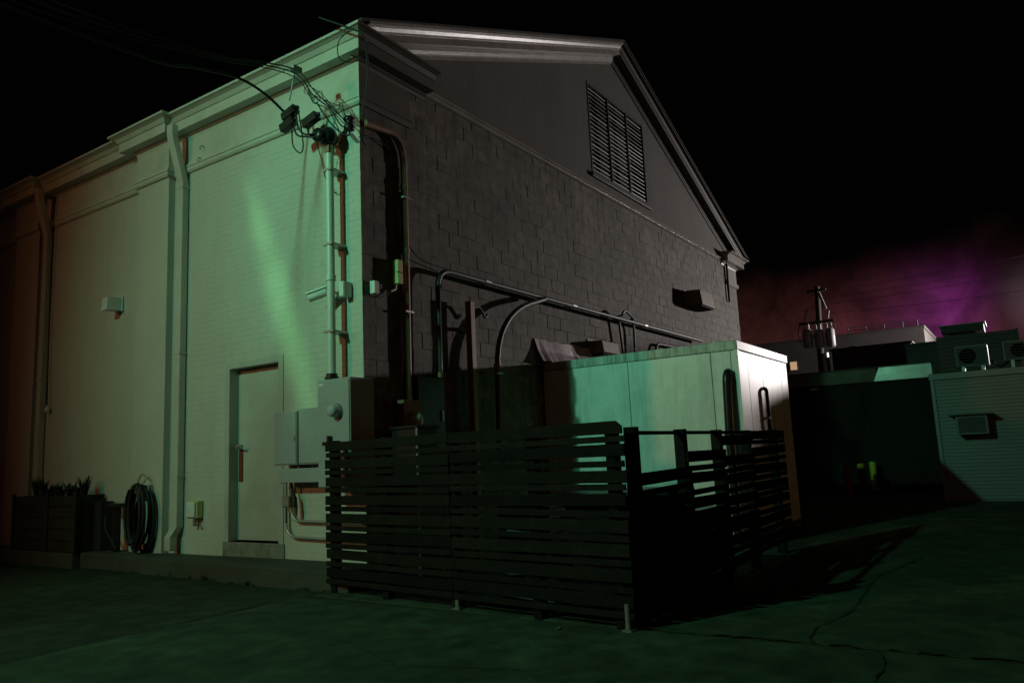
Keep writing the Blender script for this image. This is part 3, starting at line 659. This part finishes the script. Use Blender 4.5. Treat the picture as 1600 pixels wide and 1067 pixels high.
b = MB(); b.box(-.66,-.54,.35,.42,5.66,5.72); b.tube([(-.6,.40,5.66),(-.6,.5,5.35)], .01, 6); t = b.build('wire_clamp', GALV, loc=(-.6,.4,5.6)); tag(t, 'small metal wedge clamp on the drop wires below the cornice', 'clamp')
# camera, boxes
t = thing('security_camera', (-.05,.34,3.18), 'white bullet security camera beside the service mast pointing left', 'camera')
b = MB(); b.lathe((-.01,.32,3.17), [(.055,.0),(.055,-.03),(.03,-.045)], 16, 'x'); b.build('base', WPLAS, t)
b = MB(); b.tube([(-.05,.32,3.17),(-.12,.34,3.19),(-.17,.40,3.17)], .014, 8); b.build('arm', WPLAS, t)
b = MB(); a = Vector((-.18,.37,3.185)); c = Vector((-.27,.56,3.125)); b.tube([a, a.lerp(c,.05), a.lerp(c,.95), c], [.040,.046,.046,.048], 14); b.build('body', WPLAS, t)
b = MB(); b.tube([c, c+(c-a).normalized()*.004], [.040,.040], 14); b.build('lens', BPLAS, t)
b = MB(); b.bar(a+Vector((0,0,.052)), c+Vector((-.015,.03,.047)), (1,.45,0), (0,.3,1), .046, .004); b.build('visor', WPLAS, t)
t = wall_box('small_junction_box', 'small white junction box right of the service mast', 'junction box', -.13,-.009,.155,.235,3.11,3.285, WPLAS)
b = MB(); b.box(-.137,-.131,.160,.230,3.12,3.275); b.build('cover', WPLAS, t, bev=.002)
t = thing('wall_light', (-.1,5.0,3.62), 'small boxy white wall light high on the left bay', 'wall light')
b = MB(); b.box(-.03,-.009,4.90,5.10,3.64,3.86); b.build('back_plate', WPLAS, t, bev=.004)
b = MB(); b.add([(-.031,4.93,3.65),(-.031,5.07,3.65),(-.25,5.07,3.64),(-.25,4.93,3.64),(-.031,4.93,3.85),(-.031,5.07,3.85),(-.23,5.07,3.83),(-.23,4.93,3.83)], [(0,3,2,1),(4,5,6,7),(0,1,5,4),(1,2,6,5),(2,3,7,6),(3,0,4,7)]); b.build('hood', WPLAS, t, bev=.006)
b = MB(); b.lathe((-.04,5.17,3.75), [(.05,.03),(.05,0),(.035,-.03),(0,-.035)], 14, 'x'); b.build('sensor', WPLAS, t)
t = thing('outdoor_socket', (-.05,3.0,.62), 'small pale weatherproof socket box low on wall beside downspout', 'socket')
b = MB(); b.box(-.10,-.009,2.88,3.09,.66,.88); b.build('body', YBOX, t, bev=.012); b = MB(); b.box(-.125,-.101,2.90,3.07,.675,.865); b.build('cover', WPLAS, t, bev=.01)
b = MB(); b.cyl((-.06,2.98,.66),(-.06,2.98,.56), .022, 10); b.tube([(-.10,2.93,.66),(-.11,2.90,.60),(-.06,2.88,.56)], .012, 8); b.build('conduit_stub', RUST, t)
cable('thin black cable hanging down the far left bay', [(-.05,7.02,5.9),(-.06,7.03,5.4),(-.05,7.05,4.0),(-.05,7.02,2.9),(-.06,6.98,2.45),(-.06,6.96,2.38)], .010, 'hanging_cable')
b = MB(); b.lathe((-.06,6.96,2.33), [(.0,-.06),(.035,-.05),(.045,0),(.02,.06),(.01,.07)], 10); t = b.build('cable_end_plug', WPLAS, loc=(-.06,6.96,2.33)); tag(t, 'small pale plug at the end of the hanging cable', 'plug')
for y, z in ((2.95,5.66),(3.0,5.5)):
    b = MB(); b.cyl((.0,y,z),(-.08,y,z), .01, 6); b.tube([(-.08,y,z),(-.09,y,z-.04),(-.06,y,z-.05)], .008, 6); t = b.build('wall_hook', STEEL, loc=(0,y,z)); tag(t, 'tiny metal hook on the frieze, '+('upper' if z > 5.6 else 'lower')+' of two near the downspout', 'hook')

# ------------------------------------------------------------------ hose, standpipe, planter
t = thing('coiled_hose', (-.2,3.98,.2), 'thick black hose coiled over a hoop hanger on the pilaster', 'hose')
rr = random.Random(6); pts = []
for k in range(11):
    hh = .37+rr.uniform(-.05,.05); ww = .17+rr.uniform(-.05,.06); cy = 3.94+rr.uniform(-.05,.05); xo = -.16-.017*k+rr.uniform(-.01,.01)
    top = 1.10+rr.uniform(-.03,.02)
    for q in range(14):
        a = math.pi/2+2*math.pi*q/14
        pts.append((xo, cy+ww*math.cos(a), top-hh+hh*math.sin(a)*(1.0 if math.sin(a) > 0 else 1.05+.15*rr.random())))
b = MB(); b.tube(smooth(pts, 3), .019, 7); b.build('hose', BLACK, t)
b = MB(); b.tube([(-.10,3.98,1.0),(-.28,3.98,1.03)], .03, 10); b.tube([(-.18,3.90+.1*math.cos(math.pi*q/10)*1.4+.08,1.02+.22*math.sin(math.pi*q/10)) for q in range(11)], .01, 8); b.box(-.135,-.10,3.86,4.10,.92,1.10); b.build('hanger', STEEL, t)
t = thing('standpipe', (-.2,4.62,.2), 'short dark standpipe with flat head and drooping hose', 'standpipe')
b = MB(); b.box(-.22,-.13,4.57,4.66,.2,.80); b.build('post', BPLAS, t, bev=.01)
b = MB(); b.box(-.26,-.09,4.50,4.78,.80,.86); b.build('head', BPLAS, t, bev=.012)
b = MB(); b.tube(smooth([(-.2,4.74,.82),(-.22,4.80,.70),(-.24,4.76,.52),(-.22,4.66,.38),(-.22,4.52,.25)], 5), .016, 8); b.build('hose', BLACK, t)
t = thing('timber_planter', (-.3,6.0,.2), 'long dark slatted timber planter box against the far left wall', 'planter')
for zi in range(5):
    z0 = .21+zi*.158; z1 = z0+.148; jy = rr.uniform(-.01,.01)
    b = MB(); b.box(-.44,-.42,5.20,7.02+jy,z0,z1); b.build('slat', PWOOD, t, bev=.004)
    b = MB(); b.box(-.419,-.03,5.20,5.22,z0,z1); b.build('slat', PWOOD, t, bev=.004)
    b = MB(); b.box(-.419,-.03,7.0,7.02,z0,z1); b.build('slat', PWOOD, t, bev=.004)
for y in (5.16, 5.95, 6.98):
    b = MB(); b.box(-.47,-.4405,y,y+.07,.205,1.03); b.build('batten', PWOOD, t, bev=.004)
b = MB(); b.box(-.418,-.03,5.225,6.995,.25,.93); b.build('soil', SOIL, t)
t = wall_box('low_timber_box', 'lower dark timber box at the near end of the planter', 'box', -.20,-.04,4.98,5.18,.205,.86, PWOOD)
b = MB(); b.box(-.21,-.03,4.96,5.185,.861,.885); b.build('lid', PWOOD, t, bev=.004)
def leafclump(b, c, n, h, sp, rs, wdt=.02):
    for k in range(n):
        a = rs.uniform(0, 6.28); l = h*rs.uniform(.6, 1.15); o_ = Vector((math.cos(a), math.sin(a), 0)); q = Vector((-o_.y, o_.x, 0))*wdt*rs.uniform(.7,1.2)
        base = Vector(c)+o_*rs.uniform(0, sp*.4); p1 = base+o_*sp*.35*l/h+Vector((0,0,l*.6)); p2 = base+o_*sp*l/h+Vector((0,0,l))
        b.add([base-q*.5, base+q*.5, p1+q, p1-q, p2], [(0,1,2,3),(3,2,4)], False)
rl = random.Random(17)
for k in range(8):
    y = 5.38+k*.2+rl.uniform(-.05,.05)
    labs8 = ['first (nearest)','second','third','fourth','fifth','sixth','seventh','last (farthest)'][k]
    t = thing('succulent_plant', (-.24,y,.93), f'{labs8} spiky dark plant counted from the near end of the planter', 'plant', 'plants in the planter')
    b = MB(); leafclump(b, (-.24,y,.93), 26, rl.uniform(.20,.34), .09, rl, .016); b.build('leaves', LEAF, t)
    b = MB(); b.cyl((-.24,y,.92),(-.24,y,1.02), .012, 6, .006); b.build('stem', LEAF, t)
b = MB(); rw = random.Random(4)
for k in range(34):
    s = rw.random(); y = -.1+s*2.3 if rw.random() < .6 else 2+s*3
    leafclump(b, (-.545 if y < 2 else -.45, y, 0), 5, rw.uniform(.02,.07), .05, rw, .006)
tag(b.build('weeds', WEED), 'sparse weeds growing along the foot of the concrete ledge', 'weeds', kind='stuff')

# ------------------------------------------------------------------ pipes and fixtures on the gable side
t = conduit('large brown conduit bending down the gable from the corner', [(.03,-.055,5.14),(.40,-.058,5.17)]+arc((.42,-.058,5.17),(.66,-.058,5.17),(.68,-.058,4.85))+[(.675,-.058,3.2),(.66,-.058,1.9),(.655,-.058,1.35)], .042, RUST, straps=[(.675,-.058,z) for z in (4.4,3.0)], axis='y')
for z in (4.55, 3.75):
    b = MB(); b.cyl((.678,-.058,z-.03),(.678,-.058,z+.03), .048, 12); b.build('coupling', RUST, t)
t = conduit('long grey pipe running level across the block wall', [(1.14,-.15,2.26),(1.15,-.15,3.36)]+arc((1.15,-.15,3.36),(1.16,-.15,3.60),(1.42,-.15,3.60))+[(4.5,-.15,3.60),(10.5,-.15,3.61)], .034, GPIPE, straps=[(x,-.15,3.6) for x in (2.2,4.6,7.4)], axis='y')
b = MB(); b.cyl((1.14,-.15,2.24),(1.14,-.15,2.30), .05, 12); b.build('coupling', RUST, t)
t = thing('vent_post', (1.79,-.2,0), 'square brown post standing against the wall with small hook at its top', 'post')
b = MB(); b.box(1.73,1.82,-.21,-.12,0,3.27); b.build('post', RUST, t, bev=.006); b = MB(); b.tube(smooth([(1.82,-.16,3.21),(1.98,-.16,3.22),(2.06,-.16,3.16),(2.12,-.16,3.10),(2.17,-.16,3.15)],4), .018, 8); b.build('hook', GPIPE, t)
b = MB(); b.box(1.70,1.85,-.119,-.014,2.9,2.94); b.build('bracket', STEEL, t)
t = conduit('curved grey pipe sweeping down the wall from the level pipe', [(3.62,-.2,3.565),(3.30,-.22,3.47)]+arc((3.30,-.22,3.47),(2.27,-.24,3.2),(2.24,-.24,2.45),12)+[(2.20,-.24,1.2)], .038, GPIPE, straps=[(2.24,-.24,2.35)], axis='y')
b = MB(); b.cyl((2.238,-.24,2.40),(2.238,-.24,2.48), .05, 12); b.build('coupling', RUST, t)
conduit('thin looped conduit rising above the cooler roof', [(6.52,-.10,2.60),(6.37,-.10,3.52),(6.30,-.12,3.66)]+arc((6.30,-.2,3.66),(6.4,-.2,3.80),(6.55,-.2,3.74),5)+[(6.80,-.2,3.66)]+arc((6.80,-.15,3.66),(6.99,-.1,3.6),(6.99,-.1,3.45),4)+[(6.95,-.10,2.60)], .022, GPIPE)
conduit('short bent conduit low on the wall behind the cooler', [(8.0,-.08,2.60),(8.0,-.08,3.10)]+arc((8.0,-.08,3.10),(8.0,-.08,3.32),(8.2,-.08,3.33),5)+[(9.4,-.08,3.35),(9.6,-.08,3.36)], .028, GPIPE)
def hood_vent(lab, x0, x1, z0, z1, d):
    t = thing('hood_vent', ((x0+x1)/2,-.02,z0), lab, 'vent')
    b = MB(); b.add([(x0,-.012,z0),(x1,-.012,z0),(x1,-d,z0),(x0,-d,z0),(x0,-.012,z1),(x1,-.012,z1),(x1,-d*.9,z1-.02),(x0,-d*.9,z1-.02)], [(0,3,2,1),(4,5,6,7),(0,1,5,4),(1,2,6,5),(2,3,7,6),(3,0,4,7)])
    b.build('hood', VENTM, t, bev=.008)
    b = MB(); b.box(x0+.03,x1-.03,-d*.9,-.03,z0-.03,z0-.001); b.build('damper', DARKV, t)
    b = MB(); b.box(x0-.03,x1+.03,-.02,-.011,z0-.04,z1+.03); b.build('flange', VENTM, t); return t
hood_vent('larger boxy hood vent high on the right of the block wall', 10.02, 10.85, 4.36, 4.72, .42)
hood_vent('smaller boxy hood vent low above the flashing sheet', 5.30, 5.92, 2.90, 3.12, .30)
t = thing('emergency_light', (.5,-.04,3.3), 'narrow yellowish emergency light beside the brown conduit', 'light fitting')
b = MB(); b.box(.47,.555,-.115,-.014,3.31,3.60); b.build('body', YBOX, t, bev=.008); b = MB(); b.box(.465,.56,-.119,-.10,3.44,3.452); b.build('band', BPLAS, t); b = MB(); b.tube([(.50,-.05,3.31),(.49,-.05,3.25),(.42,-.04,3.22)], .014, 8); b.build('tail', WPLAS, t)
t = wall_box('gable_junction_box', 'tiny white junction box near the corner on the gable wall', 'junction box', .10,.175,-.085,-.014,3.14,3.29, WPLAS)
b = MB(); b.box(.104,.171,-.091,-.0855,3.15,3.28); b.build('cover', WPLAS, t)
cable('thin black wire along the wall between the two small fittings', [(-.03,-.03,3.16),(.05,-.03,3.10),(.14,-.03,3.15),(.25,-.03,3.12),(.42,-.03,3.21)], .005)
cable('thin black wire swagging from brown conduit to the level pipe', [(.74,-.03,4.5),(.745,-.03,4.0),(.76,-.04,3.83),(.95,-.06,3.70),(1.25,-.08,3.66),(1.6,-.1,3.64)], .007)
cable('thin wire stapled under the gable moulding', [(-.05,-.04,4.95),(.15,-.03,5.02),(.35,-.03,5.0),(.55,-.03,4.93)], .008)
# corner conductor down right end pier
b = MB(); b.tube([(13.15,-.06,6.1),(13.15,-.05,4.9)], .03, 8); t = b.build('corner_pipe', BPLAS, loc=(13.15,-.06,4.9)); tag(t, 'short dark pipe beside the far corner capital', 'pipe')

# ------------------------------------------------------------------ background, right
W1 = thing('flat_roofed_building', (14.0,-1.5,0), 'low dark brick building with shiny pale parapet across the alley', 'building')
b = MB(); b.box(14.0,15.0,-9.0,6.0,0,2.60); b.build('wall', DBRK, W1)
b = MB(); b.box(13.94,14.3,-3.18,6.0,2.60,2.93); b.build('parapet', PARB, W1, bev=.015)  # dull brown, made darker so green lamplight shows only on the flashing
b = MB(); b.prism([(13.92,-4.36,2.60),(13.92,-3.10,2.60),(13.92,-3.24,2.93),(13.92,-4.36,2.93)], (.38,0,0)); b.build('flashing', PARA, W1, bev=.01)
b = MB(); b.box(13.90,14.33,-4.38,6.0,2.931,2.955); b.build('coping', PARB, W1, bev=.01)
t = thing('alley_reflector', (13.97,-1.7,2.5), 'tiny orange reflector strip under the parapet', 'reflector'); b = MB(); b.box(13.985,13.999,-1.80,-1.64,2.52,2.56); b.build('plate', mat('orange_plate', (.7,.3,.06), .3), t)
# siding annex
W2 = thing('siding_annex', (11,-5.5,0), 'low annex clad in horizontal ribbed metal siding at right', 'building')
rows = MB(); zz = .03; rib = .068; vs = []
prof = []
while zz < 2.30: prof += [(-.000, zz), (-.018, zz+.012), (-.018, zz+.044), (-.000, zz+.056)]; zz += rib
for y in (-4.56, -12.0): vs += [(11.0+e, y, z_) for e, z_ in prof]
k = len(prof); rows.add(vs, [(j, j+1, k+j+1, k+j) for j in range(k-1)]); rows.build('siding', SIDE, W2)
b = MB(); b.box(11.005,14.0,-12,-4.56,0,2.42); b.build('wall', FARW, W2)
b = MB(); b.box(10.955,11.004,-4.60,-4.535,0,2.43); b.build('corner_trim', SIDE, W2, bev=.005)
b = MB(); b.box(10.93,11.3,-12,-4.52,2.33,2.455); b.build('roof_fascia', SIDE, W2, bev=.01)
b = MB(); b.box(10.96,11.0,-12,-4.56,0,.028); b.build('base_flashing', SIDE, W2)
t = thing('window_air_conditioner', (10.9,-5.15,1.25), 'window air conditioner sticking out of the ribbed siding', 'air conditioner')
b = MB(); b.box(10.62,10.98,-5.42,-4.90,1.25,1.60); b.build('casing', ACM, t, bev=.015)
for k in range(9):
    b = MB(); b.box(10.605,10.619,-5.38,-4.94,1.29+k*.032,1.305+k*.032); b.build('fin', GRILL, t)
b = MB(); b.box(10.6205-.003,10.6205-.0005,-5.385,-4.935,1.28,1.575); b.build('grille', GRILL, t)
b = MB(); b.box(10.55,10.98,-5.52,-4.80,1.61,1.632); b.build('rain_shield', FARD, t)
def condenser(x, y, z, wdt, h, lab):
    t = thing('rooftop_condenser', (x,y,z), lab, 'air conditioner', 'rooftop condensers')
    b = MB(); b.box(x-.18,x+.18,y-wdt/2,y+wdt/2,z,z+h); b.build('casing', ACM, t, bev=.012)
    b = MB(); b.lathe((x-.182,y+wdt*.12,z+h*.5), [(h*.40,0),(h*.40,-.015),(h*.36,-.018)], 20, 'x'); b.build('fan_ring', GRILL, t)
    for q in range(6):
        b = MB(); b.box(x-.205,x-.20,y-wdt*.42,y+wdt*.44,z+h*(.12+.14*q),z+h*(.12+.14*q)+.012); b.build('guard_bar', GRILL, t)
    b = MB(); b.box(x-.2,x-.181,y-wdt*.44,y+wdt*.46,z+h*.07,z+h*.93); b.build('grille', GRILL, t)
    for q in (-1, 1):
        b = MB(); b.box(x-.18,x+.18,y+q*wdt*.3-.03,y+q*wdt*.3+.03,z-.28,z); b.build('foot', STEEL, t)
condenser(13.5,-5.2,2.72,.62,.46,'rooftop condenser above the annex corner')
condenser(12.8,-6.15,2.72,.72,.40,'rooftop condenser cut by the right picture edge')
b = MB(); b.tube(smooth([(13.3,-5.55,2.8),(13.2,-5.7,2.66),(13.1,-5.85,2.72),(12.9,-5.95,2.78)],5), .02, 7); t = b.build('refrigerant_line', BLACK, loc=(13.1,-5.8,2.7)); tag(t, 'black refrigerant hose sagging between the two rooftop condensers', 'hose')
W3 = thing('rear_siding_block', (17,-5.2,0), 'upper rear block with pale horizontal cladding behind the annex', 'building')
b = MB(); b.box(17.03,22,-6.1,-4.3,0,3.84); b.build('wall', FARW, W3)
for q in range(11):
    b = MB(); b.box(17.0,17.029,-6.1,-4.3,2.7+q*.104,2.7+q*.104+.092); b.build('board', FARW, W3)
b = MB(); b.box(16.98,17.029,-6.14,-6.08,2.5,3.86); b.build('corner_trim', FARW, W3)
b = MB(); b.box(18,18.6,-15,-7.12,0,6.2); b.build('added_lamp_blocker', FARW, W3)  # added unseen slab, keeps the white lamp off ground and side fence
W4 = thing('dark_stair_block', (17.5,-3.9,0), 'small dark rooftop block beside the rear cladding', 'building')
b = MB(); b.box(17.5,20,-4.28,-3.5,0,3.74); b.build('wall', FARD, W4); b = MB(); b.box(17.45,20,-4.29,-3.46,3.741,3.80); b.build('roof', FARD, W4, bev=.01)
W5 = thing('long_dark_shed', (20,-2.2,0), 'long low dark building behind the shiny parapet', 'building')
b = MB(); b.box(20,24,-3.40,-1.10,0,4.10); b.build('wall', FARD, W5); b = MB(); b.box(19.95,24,-3.45,-1.05,4.101,4.16); b.build('roof', FARD, W5, bev=.01)
W6 = thing('far_pale_building', (26,2,0), 'far pale building with one small lit window', 'building')
b = MB(); b.box(26,32,-3.3,9.0,0,5.25); b.build('wall', FARW, W6); b = MB(); b.box(25.9,32,-3.35,9.05,5.251,5.36); b.build('coping', FARW, W6, bev=.02)
b = MB(); b.box(25.985,25.999,1.38,1.65,4.15,4.48); wn = b.build('window', GLOWW, W6); b = MB(); b.box(25.97,25.984,1.34,1.38,4.12,4.51); b.box(25.97,25.984,1.65,1.69,4.12,4.51); b.build('frame', FARD, wn)
t = thing('rooftop_railing', (25,-1.8,5.2), 'thin rooftop railing on the far pale building', 'railing')
for y in (-.65,-1.3,-1.95,-2.6,-3.1):
    b = MB(); b.cyl((26.2,y,5.36),(26.2,y,5.62), .018, 6); b.build('post', FARD, t)
for z in (5.50, 5.62):
    b = MB(); b.cyl((26.2,-.6,z),(26.2,-3.15,z), .014, 6); b.build('rail', FARD, t)
t = wall_box('rooftop_duct', 'flat dark duct box on the rear roof', 'duct', 17.6,18.6,-5.4,-4.4,3.98,4.17, FARD)
b = MB(); b.box(17.55,18.65,-5.45,-4.35,4.171,4.20); b.build('cap', ACM, t); b = MB(); b.box(17.8,18.4,-5.2,-4.6,3.84,3.979); b.build('curb', FARD, t)
t = thing('satellite_dish', (18,-2.0,3.3), 'dark satellite dish tilted on the low roof', 'satellite dish')
b = MB(); b.lathe((0,0,0), [(.0,0),(.14,.018),(.26,.07),(.33,.12)], 20); 
Mx = Matrix.Translation((18,-2.05,3.62)) @ Matrix.Rotation(R(-65),4,'Y') @ Matrix.Rotation(R(0),4,'Z') @ Matrix.Rotation(R(30),4,'X')
b.v = [tuple(Mx @ Vector(p)) for p in b.v]; b.build('dish', FARD, t); b = MB(); b.tube([(18.05,-2.05,3.6),(18.1,-2.08,3.3),(18.1,-2.08,2.6)], .03, 8); b.tube([(18,-2.0,3.5),(17.6,-1.75,3.68)], .012, 6); b.build('mast', BPLAS, t)
b = MB(); b.box(15,20,-9,6,2.4,2.55); b.build('roof', ROOF, W1)
PF = .78
def pc(x, y, z): return tuple(CAM[i]+PF*((x, y, z)[i]-CAM[i]) for i in range(3))
bp = pc(30, 1.28, 0)
P = thing('utility_pole', (bp[0], bp[1], 0), 'utility pole with three grey transformer cans', 'utility pole')
b = MB(); b.tube([(bp[0], bp[1]-.02, 0), pc(30,1.24,5), pc(30,1.08,8.2)], [.14,.12,.085], 10); b.build('pole', POLE, P)
for y, z in ((1.66,5.42),(1.16,5.35),(.70,5.35)):
    b = MB(); b.lathe(pc(29.7,y,z), [(.0,-.02),(.14,0),(.165,.05),(.165,.58),(.14,.63),(.05,.66),(.0,.67)], 16); o = b.build('transformer', TRAN, P)
    for q in (-.07, .07):
        b = MB(); c = pc(29.7,y,z); b.lathe((c[0]-.02,c[1]+q,c[2]+.64), [(.02,0),(.04,.04),(.02,.08),(.04,.12),(.015,.2)], 8); b.build('bushing', TRAN, o)
def pbar(name, a, c, hw, M):
    b = MB(); b.bar(pc(*a), pc(*c), (1,0,0), (0,0,1) if abs(a[2]-c[2]) < .2 else (0,1,0), hw, hw); b.build(name, M, P)
pbar('crossarm', (29.9,.50,6.55), (29.9,2.0,6.55), .045, POLE); pbar('crossarm', (29.9,.70,8.0), (29.9,1.55,8.0), .04, POLE)
pbar('transformer_rack', (29.9,.55,5.9), (29.9,1.85,5.95), .04, STEEL)
pbar('fuse_switch', (29.85,1.02,7.9), (29.8,.78,7.1), .045, TRAN); pbar('fuse_switch', (29.85,1.75,6.65), (29.85,1.58,7.2), .035, TRAN); pbar('fuse_switch', (29.85,.75,6.65), (29.85,.68,7.0), .03, TRAN)
b = MB(); b.cyl(pc(29.8,.98,3.9), pc(29.8,1.02,5.1), .13, 12); b.build('riser_shield', STEEL, P)
b = MB(); b.tube(smooth([pc(29.8,1.9,6.6), pc(29.7,2.05,6.1), pc(29.7,1.9,5.6), pc(29.7,1.7,5.9)], 5), .012, 6); b.tube(smooth([pc(29.8,.5,6.6), pc(29.7,.45,6.2), pc(29.7,.7,6.2)], 5), .012, 6); b.build('jumper', BLACK, P)
for k, (z0, z1, lab) in enumerate(((7.9,8.6,'highest of the faint overhead lines beyond the pole'),(7.6,8.2,'second of the faint overhead lines beyond the pole'),(7.3,7.9,'third of the faint overhead lines beyond the pole'),(6.9,6.9,'lowest of the faint overhead lines beyond the pole'))):
    pts = [pc(29.9,1.1-.1*k,z0)]+[pc(29.9-q*.6, 1.0-3.2*q, z0+(z1-z0)*q/5-.35*math.sin(math.pi*q/5)) for q in (1,2,3,4)]+[pc(26.9,-15,z1)]
    cable(lab, pts, .006, 'overhead_line')
def bollard(x, y, h, M, lab, cap=None, r=.075):
    t = thing('bollard', (x,y,0), lab, 'bollard', 'bollards in the alley')
    b = MB(); b.lathe((x,y,0), [(r,0),(r,h-.03),(r*.8,h-.008),(0,h)], 16); b.build('post', M, t)
    b = MB(); b.lathe((x,y,0), [(r+.012,.004),(r+.012,.05),(r+.002,.06)], 16); b.build('collar', CONC, t)
    if cap:
        b = MB(); b.lathe((x,y,h-.11), [(r+.004,0),(r+.004,.09),(r*.7,.115),(0,.12)], 16); b.build('cap', cap, t)
bollard(13.6,-2.92,.73,YEL,'yellow bollard nearest the ribbed annex')
bollard(12.6,-2.83,.71,RED,'red bollard with yellow cap in the alley',YEL)
bollard(11.6,-2.72,.70,RED,'plain dull red bollard leftmost in the alley')

for x, y, a, q, lab in ((-1.05,-2.96,.4,.05,'dry yellowish leaf on the paving at the foot of the street fence'),):
    ca, sa = math.cos(a)*q, math.sin(a)*q
    b = MB(); b.add([(x-ca,y-sa,.014),(x-sa*.4,y+ca*.4,.024),(x+ca,y+sa,.015),(x+sa*.4,y-ca*.4,.022),(x,y,.017)], [(0,4,1),(1,4,2),(2,4,3),(3,4,0)])
    tag(b.build('fallen_leaf', DLEAF, loc=(x,y,.01)), lab, 'leaf')
